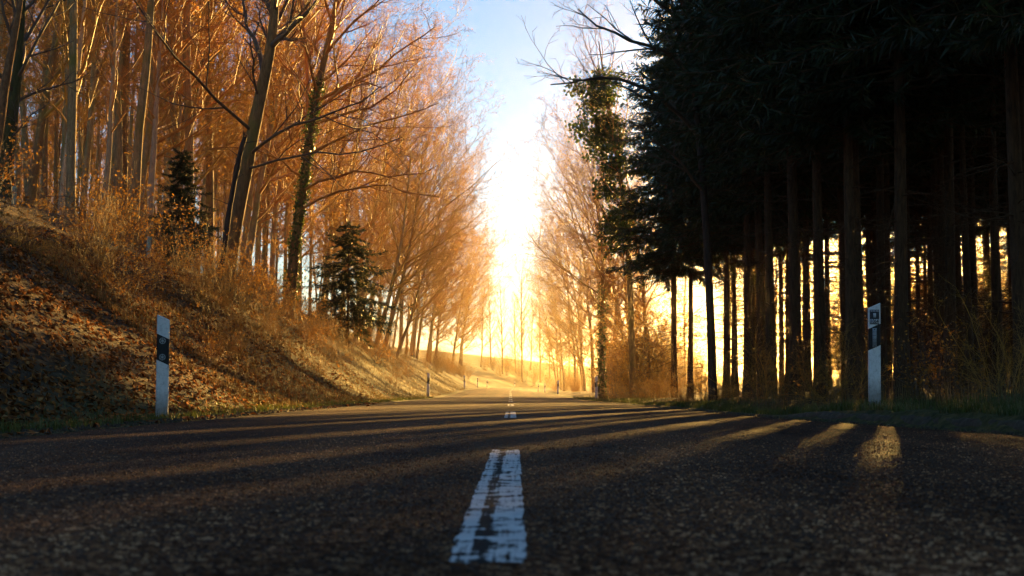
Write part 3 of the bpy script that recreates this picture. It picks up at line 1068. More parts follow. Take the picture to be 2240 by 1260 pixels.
# wood on the left slope
k = 0
cells = []
for y in np.arange(31, 175, 4.3):
    for x in np.arange(-62, -9, 3.6):
        xx, yy = x + rng.uniform(-1.5, 1.5), y + rng.uniform(-1.8, 1.8)
        if xx > float(xc(yy)) - HALF - (6 if yy < 60 else 11):
            continue
        if -xx / yy > 0.40:
            continue
        if rng.random() < (0.35 if yy > 90 else 0.12):
            continue
        cells.append((xx, yy))
ZONES = [(60, 'left of the brightest pale trunk'), (225, 'between the two slim pale trunks'), (322, 'between the pale trunk and the pinkish trunk'),
         (497, 'between the pinkish trunk and the leaning tree'), (640, 'between the leaning tree and the ivy clad tree'), (830, 'between the ivy clad tree and the sunlit trunks'), (5000, 'beyond the sunlit leaning trunks')]
zcount = {}
for xx, yy in sorted(cells, key=lambda q: q[1])[:230]:
    zn = next(z for lim, z in ZONES if 1130 + xx / yy * F < lim)
    zcount[zn] = zcount.get(zn, 0) + 1
    sc_ = min(rng.uniform(0.8, 1.15), (29.0 - gz(xx, yy)) / (19.5 + 1.6 * ((k % 5) % 3)))
    put('forest_tree', FOREST[k % 5], '%s nearest bare tree in the wood %s' % (ORD[zcount[zn] - 1], zn), 'tree', xx, yy, rng.uniform(0, 6.28), sc_,
        'slender trees in the wood on the left slope', tilt=(rng.normal(0, 0.02), rng.normal(0.02, 0.03)))
    k += 1
print('forest trees', k)

# small dark spruces on the left
p = at(395, 640, 37)
put('small_spruce', SPR_SMALL, 'dark shaded spruce on the left bank, between pale trunks and leaning tree', 'tree', p[0], p[1], 0.3, (0.6, 0.6, 0.5))
p = at(760, 770, 54)
put('small_spruce', SPR_SMALL, 'dark bushy spruce on the left bank before the sunlit leaning trunks', 'tree', p[0], p[1], 1.3, (1.05, 1.05, 0.72))
p = at(-40, 500, 32)
put('corner_spruce', SPR[1], 'dark spruce filling the upper left corner behind the orange pine', 'tree', p[0], p[1], 2.0, 0.9)

# ------------------------------------------------------------------ right side
# spruce plantation
k = ke = 0
for rank, y in enumerate(np.arange(13.5, 53, 1.65)):
    for c in range(11):
        x = float(xc(y)) + HALF + 2.7 + c * 1.65 + rng.uniform(-0.7, 0.7)
        yy = y + rng.uniform(-0.8, 0.8)
        if c <= 2 and yy > 48.5 + 1.5 * c:
            continue
        if (x - 1.5) / yy > 0.62 or rng.random() < (0.10 if (x - 1.5) / yy < 0.375 else 0.55):  # spruces beyond the view are added for shade, thinned to admit sun
            continue
        if c == 0:
            put('edge_spruce', SPR_EDGE[k % 2], '%s dark spruce in the front row of the right plantation, counting from the numbered post' % ORD[ke], 'tree', x, yy, rng.uniform(0, 6.28), rng.uniform(0.85, 1.1),
                'spruces in the front row on the right')
            ke += 1
        else:
            put('plantation_spruce', SPR[k % 3], 'spruce in the %s row from the road, %s rank away within the right plantation' % (ORD[c], ORD[rank]), 'tree', x, yy, rng.uniform(0, 6.28), rng.uniform(0.85, 1.1),
                'spruces within the plantation on the right')
        k += 1
print('spruces', k)
# overhanging bare tree at the upper right of the gap
def hero_right():
    base, p = ppath([(1560, 870), (1555, 700), (1545, 500), (1530, 300), (1510, 120), (1500, -60), (1490, -250)], 30)
    w = lambda *q: [at(*x) - base for x in q]
    limbs = [
        (w((1530, 300, 30), (1470, 230, 29.5), (1400, 180, 29), (1330, 165, 28.5), (1270, 175, 28), (1205, 185, 27.6)), 0.05),
        (w((1515, 160, 30), (1450, 110, 29.4), (1380, 80, 29), (1310, 60, 28.5), (1265, 20, 28)), 0.05),
        (w((1505, 60, 30), (1440, 0, 29.4), (1370, -50, 29), (1300, -70, 28.5), (1220, -60, 28)), 0.05),
        (w((1540, 420, 30), (1480, 350, 29.6), (1420, 290, 29.2), (1350, 250, 28.8)), 0.035),
        (w((1510, 120, 30), (1560, 40, 29), (1600, -30, 28.5)), 0.04),
    ]
    parts = bare_tree(61, extend(base, p), 0.11, 0.55, 14, 2.6, (-0.5, -0.2), 1.0, 0.03, (6, 4, 2), bark_m=BARK_DEAD, twig_m=TWIG_DARK, limbs=limbs, top=0.25, twig_r=0.005)
    thing('overhanging_tree', parts, 'bare tree on the right stretching dark curling twigs across the blue sky', 'tree', base)


hero_right()
# ivy hung tree below it
base, p = ppath([(1385, 868), (1382, 720), (1375, 560), (1362, 420), (1345, 300), (1325, 200), (1310, 90)], 54)
pp = extend(base, p)
parts = bare_tree(62, pp, 0.16, 0.3, 20, 2.9, (-0.3, 0), 0.95, 0.06, (6, 5, 4), bark_m=BARK_BROWN, twig_m=TWIG_RED)
_r = np.random.default_rng(64)
_t = 0.48 + 0.42 * _r.random(60)
_c = np.stack([np.interp(_t, np.linspace(0, 1, len(pp)), pp[:, q]) for q in range(3)], 1)
_az = _r.uniform(0, 6.283, 60)
_rad = np.abs(_r.normal(0, 0.62, 60))
_c = _c + np.stack([np.cos(_az) * _rad - 0.25, np.sin(_az) * _rad, _r.normal(0, 0.3, 60)], 1)
_n = 8500
_p = _c[_r.integers(0, 60, _n)] + _r.normal(0, 0.24, (_n, 3)) * np.array([1, 1, 0.75])
_U = nrm(_r.normal(0, 1, (_n, 3)) + np.array([0, 0, -0.6])) * _r.uniform(0.05, 0.09, (_n, 1))
_W = nrm(np.cross(_U, _r.normal(0, 1, (_n, 3)))) * _r.uniform(0.035, 0.065, (_n, 1))
_a = Acc()
_a.leaves(_p, _U, _W)
parts.append(('ivy', _a.mesh('ivy', LEAF_IVY)))
thing('ivy_hung_tree', parts, 'tree hung with dark leafy ivy clumps at the left end of the right plantation', 'tree', base)
hero_simple('ivy_trunk_tree', 'pale straight trunk with ivy, first beyond the right plantation', [(1318, 872), (1316, 780), (1318, 690), (1320, 620), (1316, 520), (1300, 420)], 62, 0.15, 63,
            t0=0.4, n1=22, L1=3.4, bias=(-0.35, 0), n=(7, 6, 4), bark_m=BARK_GREY, twig_m=TWIG_OCHRE, ivy_leaves=1800)
# bare trees beyond the plantation on the right
y, k = 57.0, 0
while y < 232:
    x = float(xc(y)) + HALF + rng.uniform(2.4, 5.0)
    put('verge_tree', ROADSIDE[(0, 4, 2)[k % 3]], '%s bare tree along the right verge, counting from the end of the plantation' % ORD[k], 'tree', x, y,
        math.pi + rng.normal(0, 0.5), rng.uniform(0.85, 1.05) * min(0.9, 0.6 + (y - 57) * 0.0045), 'bare trees along the right verge')
    y += rng.uniform(6, 10) * (1 + y / 150)
    k += 1
y, k = 58.0, 0
while y < 235:
    x = float(xc(y)) + HALF + rng.uniform(6.5, 14)
    put('copse_tree', FOREST[k % 5], '%s bare tree set back behind the right verge row, counting towards the bend' % ORD[k], 'tree', x, y, rng.uniform(0, 6.28), rng.uniform(0.85, 1.0) * min(0.95, 0.55 + (y - 57) * 0.004), 'bare trees behind the right verge row')
    y += rng.uniform(4.5, 8) * (1 + y / 90)
    k += 1
# trees closing the view at the bend
spots = [(1100, 268), (1128, 285), (1143, 262), (1160, 300), (1182, 276), (1203, 292), (1222, 270), (1246, 300), (1074, 290), (1052, 276), (1262, 276)]
for k, (px, d) in enumerate(spots):
    x = (px - 1130) / F * d
    put('bend_tree', ENDTREE[k % 3], '%s bare tree from the left of those closing the view at the bend' % ORD[sorted(q[0] for q in spots).index(px)], 'tree', x, d, rng.uniform(0, 6.28),
        [0.8, 0.72, 1.0, 0.7, 0.86, 0.75, 0.9, 0.8, 0.8, 0.8, 0.9][k], 'bare trees closing the view at the bend')
for k, (px, d) in enumerate([(1060, 262), (1078, 270), (1092, 258), (1108, 266), (1121, 275), (1137, 263), (1150, 272), (1168, 266), (1184, 280), (1200, 270), (1218, 282), (1236, 276), (1252, 285)]):
    x = (px - 1130) / F * d
    put('bend_bush', THICKET[(k + 1) % 2], '%s bush from the left of those at the foot of the bend trees' % ORD[k], 'shrub', x, d, k * 1.7, rng.uniform(0.8, 1.4), 'bushes at the foot of the bend trees')
# sunlit trees beyond the plantation, seen through its gaps
k = 0
for y in np.arange(30, 120, 7.5):
    x = rng.uniform(30, 38)
    if x / y > 0.42:
        continue
    put('field_edge_tree', FOREST[(k * 2 + 1) % 5], '%s leafy tree glimpsed beyond the right plantation, counting from the nearest' % ORD[k], 'tree', x, y + rng.uniform(-2, 2), rng.uniform(0, 6.28), rng.uniform(0.6, 0.8),
        'trees beyond the right plantation')
    k += 1

# unseen spruces added behind the camera to shade the road from skylight
for k, (x, y) in enumerate([(-8.5, 6), (-10, 0), (-8, -6), (-9, -13), (-8, -21), (-9, -30), (6.5, 7), (8.5, 3), (7, -3), (8, -10), (7, -17), (9, -25), (7, -34), (13, 0), (13, -14), (-14, -4), (-14, -18)]):
    put('rear_shade_spruce', SPR_EDGE[k % 2], '%s unseen spruce added behind the viewpoint to shade the road' % ORD[k], 'tree', x, y, k * 1.3, 1.0, 'shade spruces added behind the viewpoint')

# ------------------------------------------------------------------ undergrowth
k = 0
kc = [0, 0]
for y in np.concatenate([np.arange(11, 40, 1.9), np.arange(40, 75, 3.2)]):
    for c in range(2):
        u = (2.9 + 1.7 * c) + rng.uniform(-0.6, 1.0) - (1.0 if y > 19 else 0)
        yy = y + rng.uniform(-0.6, 0.6)
        x = float(xc(yy)) - HALF - u
        if -x / yy > 0.42:
            continue
        kc[c] += 1
        put('shrub', SHRUBS[rng.integers(0, 4)], '%s tangled brown shrub in the %s row along the left bank, counting from near post' % (ORD[kc[c] - 1], ('lower', 'upper')[c]), 'shrub', x, yy, rng.uniform(0, 6.28), rng.uniform(0.35, 0.75),
            'shrubs on the left bank', tilt=(0, 0.12))
        k += 1
for y in np.arange(20, 70, 3.0):
    for c in range(2):
        u = 7 + 5 * c + rng.uniform(-2, 2)
        x = float(xc(y)) - HALF - u
        if -x / y > 0.40:
            continue
        put('sapling_shrub', SHRUBS[[1, 3][c]], '%s rusty leaved sapling in the %s row above the left bank, counting away' % (ORD[int((y - 20) / 3)], ('lower', 'upper')[c]), 'shrub', x, y, rng.uniform(0, 6.28), rng.uniform(0.7, 1.1),
            'rusty saplings above the left bank')
        k += 1
kb = 0
for y in np.arange(13, 62, 2.6):
    x = float(xc(y)) + float(right_half(y)) + rng.uniform(1.2, 2.6)
    if x / y > 0.38:
        continue
    kb += 1
    put('bramble', SHRUBS[[2, 0, 2, 1][k % 4]], '%s thin twiggy bramble at the foot of the right plantation, counting from the numbered post' % ORD[kb - 1], 'shrub', x, y, rng.uniform(0, 6.28), rng.uniform(0.4, 0.75),
        'brambles along the right plantation')
    k += 1
for y in np.arange(26, 97, 0.9):
    x = 27 + rng.uniform(-6.5, 4.5)
    if x / y > 0.42:
        continue
    put('field_edge_bush', THICKET[0], '%s rusty bush glimpsed beyond the right plantation, counting from the nearest' % ORD[int((y - 26) / 0.9) if y < 98 else 79], 'shrub', x, y, rng.uniform(0, 6.28), rng.uniform(1.2, 2.2),
        'bushes beyond the right plantation')
    k += 1
for y in np.arange(54, 80, 1.6):
    x = float(xc(y)) + HALF + rng.uniform(1.8, 6)
    put('golden_bush', THICKET[k % 2], '%s golden twiggy bush in the thicket past the right plantation, counting away' % ORD[int(round((y - 54) / 1.6))], 'shrub', x, y, rng.uniform(0, 6.28), rng.uniform(0.6, 1.15),
        'golden thicket past the right plantation')
    k += 1
for y in np.arange(62, 190, 7):
    for sgn in (-1, 1):
        x = float(xc(y)) + sgn * (HALF + rng.uniform(2.2, 4.2))
        put('verge_bush', THICKET[1], '%s pale twiggy bush on the far %s verge, counting towards the bend' % (ORD[int(round((y - 62) / 7))], 'left' if sgn < 0 else 'right'), 'shrub', x, y, rng.uniform(0, 6.28), rng.uniform(0.4, 0.8),
            'bushes on the far %s verge' % ('left' if sgn < 0 else 'right'))
        k += 1


# ------------------------------------------------------------------ leaf litter, grass, gravel
def scatter_litter():
    r = np.random.default_rng(9)
    n = 34000
    y = 7.5 + 36 * r.random(n) ** 1.5
    u = 0.1 + 4.6 * r.random(n) ** 0.8
    keep = r.random(n) < np.clip(1.25 - (y - 18) / 22 - np.clip(0.6 - u, 0, 1), 0.12, 1)
    y, u = y[keep], u[keep]
    x = xc(y) - HALF - u
    ys_ = r.uniform(8, 34, 170)
    xs_ = xc(ys_) - HALF + np.abs(r.normal(0, 0.16, 170))
    x, y = np.concatenate([x, xs_]), np.concatenate([y, ys_])
    m = len(y)
    z = np.maximum(ground_z(x, y), np.where(np.abs(x - xc(y)) < HALF, road_z(x, y) + 0.004, -9))
    e = 0.05
    gx, gy = (ground_z(x + e, y) - z) / e, (ground_z(x, y + e) - z) / e
    nor = nrm(np.stack([-gx, -gy, np.ones(m)], 1))
    on_road = (np.arange(m) >= m - 170)[:, None]
    nor = nrm(np.where(on_road, np.array([[0, 0, 1.0]]), nor) + r.normal(0, 0.42, (m, 3)) * np.where(on_road, 0.25, 1))
    U = nrm(np.cross(nor, r.normal(0, 1, (m, 3)))) * r.uniform(0.014, 0.056, (m, 1))
    W = np.cross(nor, U) * r.uniform(0.45, 0.75, (m, 1))
    C = np.stack([x, y, z], 1) + nor * np.where(on_road, 0.006, r.uniform(0.008, 0.04, (m, 1)))
    a = Acc()
    curl = nor * r.uniform(-0.012, 0.022, (m, 1))
    V = np.stack([C - U - curl, C + W - U * 0.2 + curl, C + U - curl, C - W - U * 0.2 + curl], 1)
    a.add(V.reshape(-1, 3), np.arange(m * 4).reshape(m, 4))
    tag(link('leaf_litter', a.mesh('leaf_litter', LEAF_LITTER)), 'fallen brown leaves covering the left bank', None, None, 'stuff')


def blades(name, label, x, y, h, mat, seed, lean=0.35, wd=0.0035, dz=0.0):
    r = np.random.default_rng(seed)
    n = len(x)
    z = ground_z(x, y) + dz
    az = r.uniform(0, 6.283, n)
    D = np.stack([np.cos(az), np.sin(az), np.zeros(n)], 1)
    Wd = np.stack([-np.sin(az), np.cos(az), np.zeros(n)], 1) * wd * r.uniform(0.7, 1.4, (n, 1))
    l = np.abs(r.normal(0, lean, n))[:, None]
    B = np.stack([x, y, z - 0.01], 1)
    h = h[:, None]
    M = B + np.array([0, 0, 1.0]) * h * 0.6 + D * h * l * 0.4
    T = B + np.array([0, 0, 1.0]) * h * (1 - 0.35 * np.clip(l, 0, 1)) + D * h * l * 1.2
    V = np.stack([B - Wd, B + Wd, M + Wd * 0.75, M - Wd * 0.75, T + Wd * 0.12, T - Wd * 0.12], 1)
    base = np.arange(n)[:, None] * 6
    q = np.concatenate([base + np.array([[0, 1, 2, 3]]), base + np.array([[3, 2, 4, 5]])])
    a = Acc()
    a.add(V.reshape(-1, 3), q)
    tag(link(name, a.mesh(name, mat)), label, None, None, 'stuff')


def scatter_grass():
    r = np.random.default_rng(12)
    # right verge
    n = 30000
    y = 8.5 + 62 * r.random(n) ** 1.9
    v = 0.06 + np.abs(r.normal(0, 0.5, n))
    x = xc(y) + right_half(y) + v + np.where(y < 15.6, 0.07, 0)
    c = vnoise(x, y, 0.35, 4) + vnoise(x, y, 1.1, 6)
    k = c > -0.35
    x, y, c = x[k], y[k], c[k]
    blades('verge_grass', 'tufty green grass along the right verge behind the kerb', x, y, np.clip(0.07 + 0.06 * c + r.normal(0, 0.02, len(x)), 0.03, 0.2), GRASS_GREEN, 13, 0.5, 0.003)
    # left verge near: short grass between leaves and asphalt
    n = 15000
    y = 7.5 + 50 * r.random(n) ** 1.5
    u = np.abs(r.normal(0.22, 0.22, n))
    x = xc(y) - HALF - u
    c = vnoise(x, y, 0.4, 14)
    k = c > -0.18
    x, y, c = x[k], y[k], c[k]
    blades('edge_grass', 'short olive grass between the left bank and the asphalt', x, y, np.clip(0.06 + 0.05 * c + r.normal(0, 0.02, len(x)), 0.025, 0.2), GRASS_GREEN, 15, 0.6, 0.003)
    # dry grass on the left bank further on
    n = 42000
    y = 19 + 90 * r.random(n) ** 1.7
    u = 0.2 + 4.0 * r.random(n)
    x = xc(y) - HALF - u
    c = vnoise(x, y, 0.8, 24) + 0.6 * vnoise(x, y, 2.5, 25)
    k = c > -0.22
    x, y, c = x[k], y[k], c[k]
    blades('bank_grass', 'dry tan grass lying over the left bank beyond the leaf litter', x, y, np.clip(0.10 + 0.11 * c + r.normal(0, 0.035, len(x)), 0.03, 0.3), GRASS_DRY, 26, 0.8, 0.004)
    # tall dry stalks at the plantation foot
    n = 3000
    y = 11 + 60 * r.random(n) ** 1.5
    x = xc(y) + right_half(y) + 0.7 + np.abs(r.normal(0.3, 0.7, n))
    blades('dry_stalks', 'thin dry stalks standing at the foot of the right plantation', x, y, r.uniform(0.1, 0.38, n), GRASS_DRY, 28, 0.4, 0.0028)


def scatter_gravel():
    r = np.random.default_rng(17)
    n = 2600
    y = 7 + 24 * r.random(n) ** 1.4
    side = r.random(n) < 0.75
    off = r.normal(0.02, 0.09, n)
    x = np.where(side, xc(y) - HALF - off, xc(y) + right_half(y) - np.abs(off) - 0.02)
    z = np.maximum(road_z(x, y), ground_z(x, y))
    s = r.uniform(0.004, 0.013, (n, 1, 1))
    cube = np.array([(-1, -1, -1), (1, -1, -1), (1, 1, -1), (-1, 1, -1), (-.6, -.6, .7), (.6, -.6, .7), (.6, .6, .7), (-.6, .6, .7)], float)
    V = cube[None] * s * r.uniform(0.6, 1.3, (n, 8, 3))
    a_ = r.uniform(0, 6.28, n)
    c, sn = np.cos(a_)[:, None], np.sin(a_)[:, None]
    V = np.stack([V[..., 0] * c - V[..., 1] * sn, V[..., 0] * sn + V[..., 1] * c, V[..., 2]], -1) + np.stack([x, y, z + 0.004], 1)[:, None]
    f = np.array([(4, 5, 6, 7), (0, 1, 5, 4), (1, 2, 6, 5), (2, 3, 7, 6), (3, 0, 4, 7)])
    q = (np.arange(n) * 8)[:, None, None] + f[None]
    a = Acc()
    a.add(V.reshape(-1, 3), q.reshape(-1, 4))
    tag(link('gravel', a.mesh('gravel', KERB)), 'loose gravel and crumbs along the asphalt edges', None, None, 'stuff')


def scatter_aggregate():
    """coarse chippings standing proud of the worn asphalt, near the camera"""
    r = np.random.default_rng(31)
    n = 62000
    y = 1.85 + 13 * r.random(n) ** 2.1
    x = r.uniform(-1, 1, n) * (0.39 * y + 0.15)
    k = ~((x > -0.101) & (x < 0.014) & (y > 2.17) & (y < 6.35))
    k &= r.random(n) < np.clip((15 - y) / 9, 0, 1)
    k &= x < xc(y) + right_half(y) - 0.05
    x, y = x[k], y[k]
    n = len(x)
    z = road_z(x, y)
    s = r.uniform(0.0020, 0.0044, (n, 1, 1))
    base = np.array([(-1, -1, -.3), (1, -1, -.3), (1, 1, -.3), (-1, 1, -.3), (-.55, -.55, .62), (.55, -.55, .62), (.55, .55, .62), (-.55, .55, .62)], float)
    V = base[None] * s * r.uniform(0.65, 1.35, (n, 8, 3))
    a_ = r.uniform(0, 6.28, n)
    c, sn = np.cos(a_)[:, None], np.sin(a_)[:, None]
    V = np.stack([V[..., 0] * c - V[..., 1] * sn, V[..., 0] * sn + V[..., 1] * c, V[..., 2]], -1) + np.stack([x, y, z], 1)[:, None]
    f = np.array([(4, 5, 6, 7), (0, 1, 5, 4), (1, 2, 6, 5), (2, 3, 7, 6), (3, 0, 4, 7)])
    q = (np.arange(n) * 8)[:, None, None] + f[None]
    a = Acc()
    a.add(V.reshape(-1, 3), q.reshape(-1, 4))
    o = link('chippings', a.mesh('chippings', CHIPS), bpy.data.objects['road'])
    o['kind'] = 'stuff'


def chip_mat():
    m = Mat('asphalt_chippings', 0.85, 0.06)
    v = m.voro(60, out='Color')
    sep = m.N('ShaderNodeSeparateColor')
    m.L(v, sep.inputs[0])
    m.color(road_wear(m, m.ramp(sep.outputs[0], [(0.0, (0.05, 0.022, 0.012)), (0.45, (0.14, 0.06, 0.03)), (0.75, (0.27, 0.12, 0.055)), (0.95, (0.5, 0.27, 0.14))])))
    return m.m


CHIPS = chip_mat()
scatter_aggregate()
scatter_litter()
scatter_grass()
scatter_gravel()


# ------------------------------------------------------------------ guide posts
def section():
    """plan of the post: flat face to the traffic (-Y), rounded back"""
    w, b = 0.06, 0.010
    pts = [(-w + b, 0.0), (w - b, 0.0), (w, b), (w, 0.035)]
    for k in range(1, 6):
        a = k / 6 * math.pi
        pts.append((w * math.cos(a), 0.035 + 0.06 * math.sin(a)))
    pts += [(-w, 0.035), (-w, b)]
    return pts


def post_piece(name, zb, zt, mat, grow_=0.0, slope_b=True, slope_t=True, sg=1):
    """prism between two sloping cuts; the cuts fall towards the road (local +X * sg)"""
    pts = section()
    n = len(pts)
    sl = -0.46 * sg
    cx, cyy = 0.0, 0.04
    V = []
    for lvl, (z, s) in enumerate(((zb, slope_b), (zt, slope_t))):
        for (x, y) in pts:
            x2, y2 = cx + (x - cx) * (1 + grow_), cyy + (y - cyy) * (1 + grow_)
            V.append((x2, y2, z + (sl * x if s else 0)))
    if slope_t and zt > 0.9:       # soft edge on the very top
        for (x, y) in pts:
            V.append((x * 0.86, cyy + (y - cyy) * 0.86, zt + sl * x * 0.86 + 0.006))
    Fc = []
    levels = len(V) // n
    for l in range(levels - 1):
        for i in range(n):
            j = (i + 1) % n
            Fc.append((l * n + i, l * n + j, (l + 1) * n + j, (l + 1) * n + i))
    Fc.append(tuple(range((levels - 1) * n, levels * n)))
    Fc.append(tuple(range(n))[::-1])
    return poly_mesh(name, V, Fc, mat)


def disc(name, r, y0, y1, z, mat, n=24, rin=0.0):
    V, Fc = [], []
    for i in range(n):
        a = 2 * math.pi * i / n
        for rr, yy in ((r, y1), (r, y0), (max(rin, 1e-4), y0)):
            V.append((rr * math.cos(a), yy, z + rr * math.sin(a)))
    for i in range(n):
        j = (i + 1) % n
        Fc.append((i * 3, j * 3, j * 3 + 1, i * 3 + 1))
        Fc.append((i * 3 + 1, j * 3 + 1, j * 3 + 2, i * 3 + 2))
    return poly_mesh(name, V, Fc, mat)


def round_reflector(z):
    """returns (lens mesh, ring-and-spokes mesh)"""
    lens = disc('reflector', 0.030, -0.006, 0.0, z, REFL_DARK)
    a = Acc()
    n = 24
    for i in range(n):
        a0, a1 = 2 * math.pi * i / n, 2 * math.pi * (i + 1) / n
        pts = []
        for rr in (0.0265, 0.031):
            for t in (a0, a1):
                pts.append((rr * math.cos(t), -0.0085, z + rr * math.sin(t)))
        a.add([pts[0], pts[1], pts[3], pts[2]], [(0, 1, 2, 3)])
    for s in range(6):
        t = s * math.pi / 3 + 0.52
        c, sn = math.cos(t), math.sin(t)
        w = 0.0022
        a.add([(0.006 * c - w * sn, -0.0085, z + 0.006 * sn + w * c), (0.027 * c - w * sn, -0.0085, z + 0.027 * sn + w * c),
               (0.027 * c + w * sn, -0.0085, z + 0.027 * sn - w * c), (0.006 * c + w * sn, -0.0085, z + 0.006 * sn - w * c)], [(0, 1, 2, 3)])
    for i in range(8):
        a0, a1 = 2 * math.pi * i / 8, 2 * math.pi * (i + 1) / 8
        a.add([(0, -0.0088, z), (0, -0.0088, z), (0.0085 * math.cos(a1), -0.0086, z + 0.0085 * math.sin(a1)), (0.0085 * math.cos(a0), -0.0086, z + 0.0085 * math.sin(a0))], [(0, 1, 2, 3)])
    return lens, a.mesh('spokes', REFL_GREY)


LEFT_PARTS = [('post_body', post_piece('post_body', -0.15, 0.538, POST_WHITE, slope_b=False)),
              ('black_band', post_piece('black_band', 0.538, 0.792, POST_BLACK, -0.02)),
              ('post_head', post_piece('post_head', 0.792, 0.972, POST_WHITE))]
RIGHT_PARTS = [('post_body', post_piece('post_body', -0.15, 0.56, POST_WHITE, slope_b=False, sg=-1)),
               ('black_band', post_piece('black_band', 0.56, 0.775, POST_BLACK, -0.02, sg=-1)),
               ('post_head', post_piece('post_head', 0.775, 0.978, POST_WHITE, sg=-1))]
RR = [round_reflector(0.748), round_reflector(0.588)]


def rect_reflector():
    a = Acc()
    a.box(-0.021, 0.021, -0.007, 0.002, 0.565, 0.755)
    body = a.mesh('reflector', REFL_GREY)
    b = Acc()
    for k in range(4):                       # dividing ribs
        z = 0.608 + k * 0.036
        b.box(-0.019, 0.019, -0.0085, -0.0065, z, z + 0.003)
    b.box(-0.0195, -0.0175, -0.0085, -0.0065, 0.585, 0.735)
    b.box(0.0175, 0.0195, -0.0085, -0.0065, 0.585, 0.735)
    for z in (0.578, 0.742):
        b.box(-0.005, 0.005, -0.0095, -0.0065, z - 0.005, z + 0.005)
    return body, b.mesh('ribs', REFL_DARK)


RECT = rect_reflector()


def text_mesh(txt, size, mat):
    cu = bpy.data.curves.new('number', 'FONT')
    cu.body = txt
    cu.size = size
    cu.align_x = 'CENTER'
    cu.align_y = 'CENTER'
    cu.offset = 0.0012
    o = bpy.data.objects.new('number', cu)
    COL.objects.link(o)
    dg = bpy.context.evaluated_depsgraph_get()
    me = bpy.data.meshes.new_from_object(o.evaluated_get(dg))
    bpy.data.objects.remove(o)
    me.materials.clear()
    me.materials.append(mat)
    return me


def add_post(parts, right, label, x, y, z, tilt, rz, group, plate=False):
    o = thing('guide_post', parts, label, 'guide post', (x, y, z), rz, 1.0, group, tilt)
    if not right:
        for lens, sp in RR:
            l = link('reflector', lens, o)
            link('spokes', sp, l)
    else:
        l = link('reflector', RECT[0], o)
        link('ribs', RECT[1], l)
    if plate:
        a = Acc()
        a.box(-0.046, 0.046, -0.005, 0.0, 0.795, 0.94)
        pl = link('number_plate', a.mesh('number_plate', PLATE_DARK), o)
        a = Acc()
        a.box(-0.041, 0.041, -0.007, -0.004, 0.802, 0.846)
        link('number_panel', a.mesh('number_panel', PLATE_LIGHT), pl)
        a = Acc()
        a.box(-0.011, 0.015, -0.007, -0.004, 0.862, 0.905)
        link('white_mark', a.mesh('white_mark', PLATE_LIGHT), pl)
        a = Acc()
        for x0, x1 in ((-0.040, -0.018), (-0.014, 0.006), (0.010, 0.040)):
            a.box(x0, x1, -0.0065, -0.004, 0.922, 0.932)
        link('top_strip', a.mesh('top_strip', PLATE_LIGHT), pl)
        t = link('number', text_mesh('1064', 0.046, PLATE_DARK), pl)
        t.location = (0, -0.0078, 0.8245)
        t.rotation_euler = (math.pi / 2, 0, 0)
        t.scale = (0.82, 1.05, 1)


LP = [(353, 914, 13.85), (936, 869, 59.5), (1016, 851.5, 105), (1044.5, 849, 149), (1065.5, 847.5, 192), (1126, 847, 240)]
RP = [(1914, 884, 14.2), (1305, 876, 58.5), (1220, 862, 101), (1192, 859, 148), (1177, 856.6, 184), (1214, 855, 245)]
LT = [0, 0.03, 0, 0.01, 0.02, 0]
RT = [0.012, -0.005, 0.05, 0, 0.04, 0.02]
GL = ['white guide post with two round reflectors before the leaf covered bank, largest on the left',
      'second guide post along the left edge, black banded, before the sunlit bank',
      'third guide post along the left edge of the road', 'fourth small guide post along the left edge of the road',
      'fifth tiny guide post along the left edge of the road', 'tiny guide post in the middle of the bend, above the dashes']
GR = ['white guide post numbered 1064 on the grass behind the kerb', 'second guide post along the right edge, before the golden bushes',
      'third guide post along the right edge, tilted outwards', 'fourth small guide post along the right edge, upright',
      'fifth small guide post along the right edge, tilted, nearest the road middle', 'tiny farthest guide post right, just left of the tilted third']
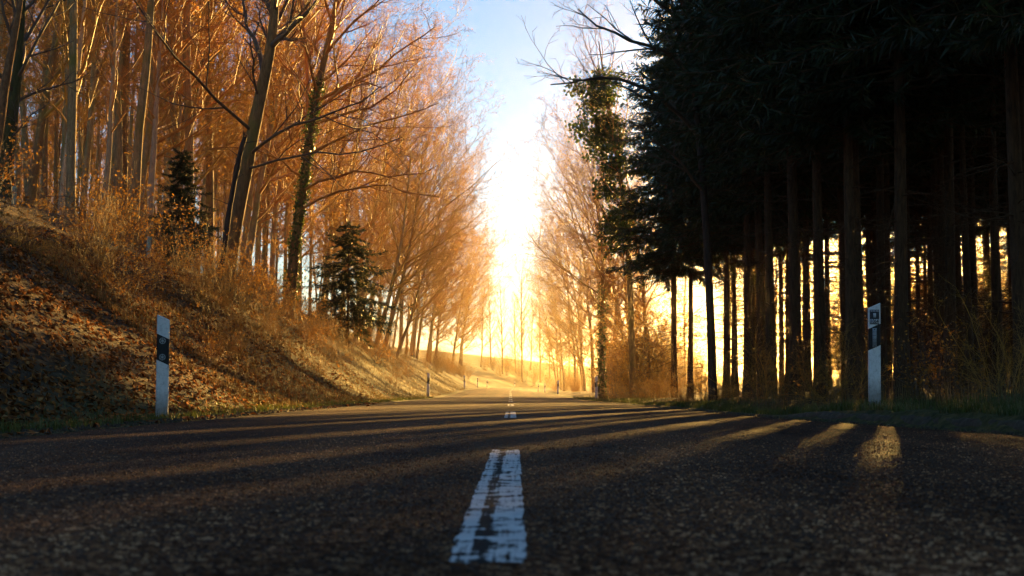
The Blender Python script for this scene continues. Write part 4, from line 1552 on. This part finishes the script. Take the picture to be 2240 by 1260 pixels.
for k, (px, py, d) in enumerate(LP):
    q = at(px, py, d)
    add_post(LEFT_PARTS, False, GL[k], q[0], q[1], gz(q[0], q[1]) if k else q[2], (0, LT[k]), rng.normal(0, 0.05) if k else 0.06, 'guide posts along the left edge')
for k, (px, py, d) in enumerate(RP):
    q = at(px, py, d)
    add_post(RIGHT_PARTS, True, GR[k], q[0], q[1], gz(q[0], q[1]) if k else q[2], (0, RT[k]), rng.normal(0, 0.05) if k else -0.1, 'guide posts along the right edge', plate=(k == 0))

# pale green tree guards in the wood
for px, py, d, lab in ((325, 590, 30, 'pale green plastic tree guard below the pale pinkish trunk'), (30, 505, 28, 'pale green plastic tree guard at the far left edge')):
    q = at(px, py, d)
    a = Acc()
    hgt, r_ = 0.42, 0.05
    g = gz(q[0], q[1])
    dz = max(0.2, q[2] - g)
    a.tubes(np.array([[(0, 0, -0.1), (0, 0, dz), (0.004, 0, dz + hgt * 0.6)]]), np.array([[r_, r_, r_ * 1.1]]), 12)
    b = Acc()
    b.tubes(np.array([[(0.06, 0, -0.2), (0.062, 0, dz + 0.3)]]), np.array([[0.014, 0.014]]), 6)
    thing('tree_guard', [('tube', a.mesh('tube', TUBE_GREEN, True)), ('stake', b.mesh('stake', BARK_BROWN))], lab, 'tree guard', (q[0], q[1], g))

# ------------------------------------------------------------------ haze
a = Acc()
bpy.context.view_layer.update()
_top = max((o.matrix_world @ Vector(c)).z for o in COL.objects if o.type == 'MESH' for c in o.bound_box) + 0.5
a.box(-1400, 1900, -70, 1520, -8, _top)
print('haze top', _top)
hm = bpy.data.materials.new('haze')
hm.use_nodes = True
t = hm.node_tree
t.nodes.remove(t.nodes['Principled BSDF'])
pv = t.nodes.new('ShaderNodeVolumePrincipled')
pv.inputs['Color'].default_value = (1.0, 0.84, 0.58, 1)
pv.inputs['Density'].default_value = HAZE_DENSITY
pv.inputs['Anisotropy'].default_value = HAZE_G
t.links.new(pv.outputs[0], t.nodes['Material Output'].inputs['Volume'])
tag(link('haze', a.mesh('haze', hm)), 'warm golden haze hanging in the road cutting', None, None, 'stuff')
print('tris', sum(sum(len(p.vertices) - 2 for p in m.polygons) if len(m.polygons) < 2000 else 2 * len(m.polygons) for m in bpy.data.meshes))
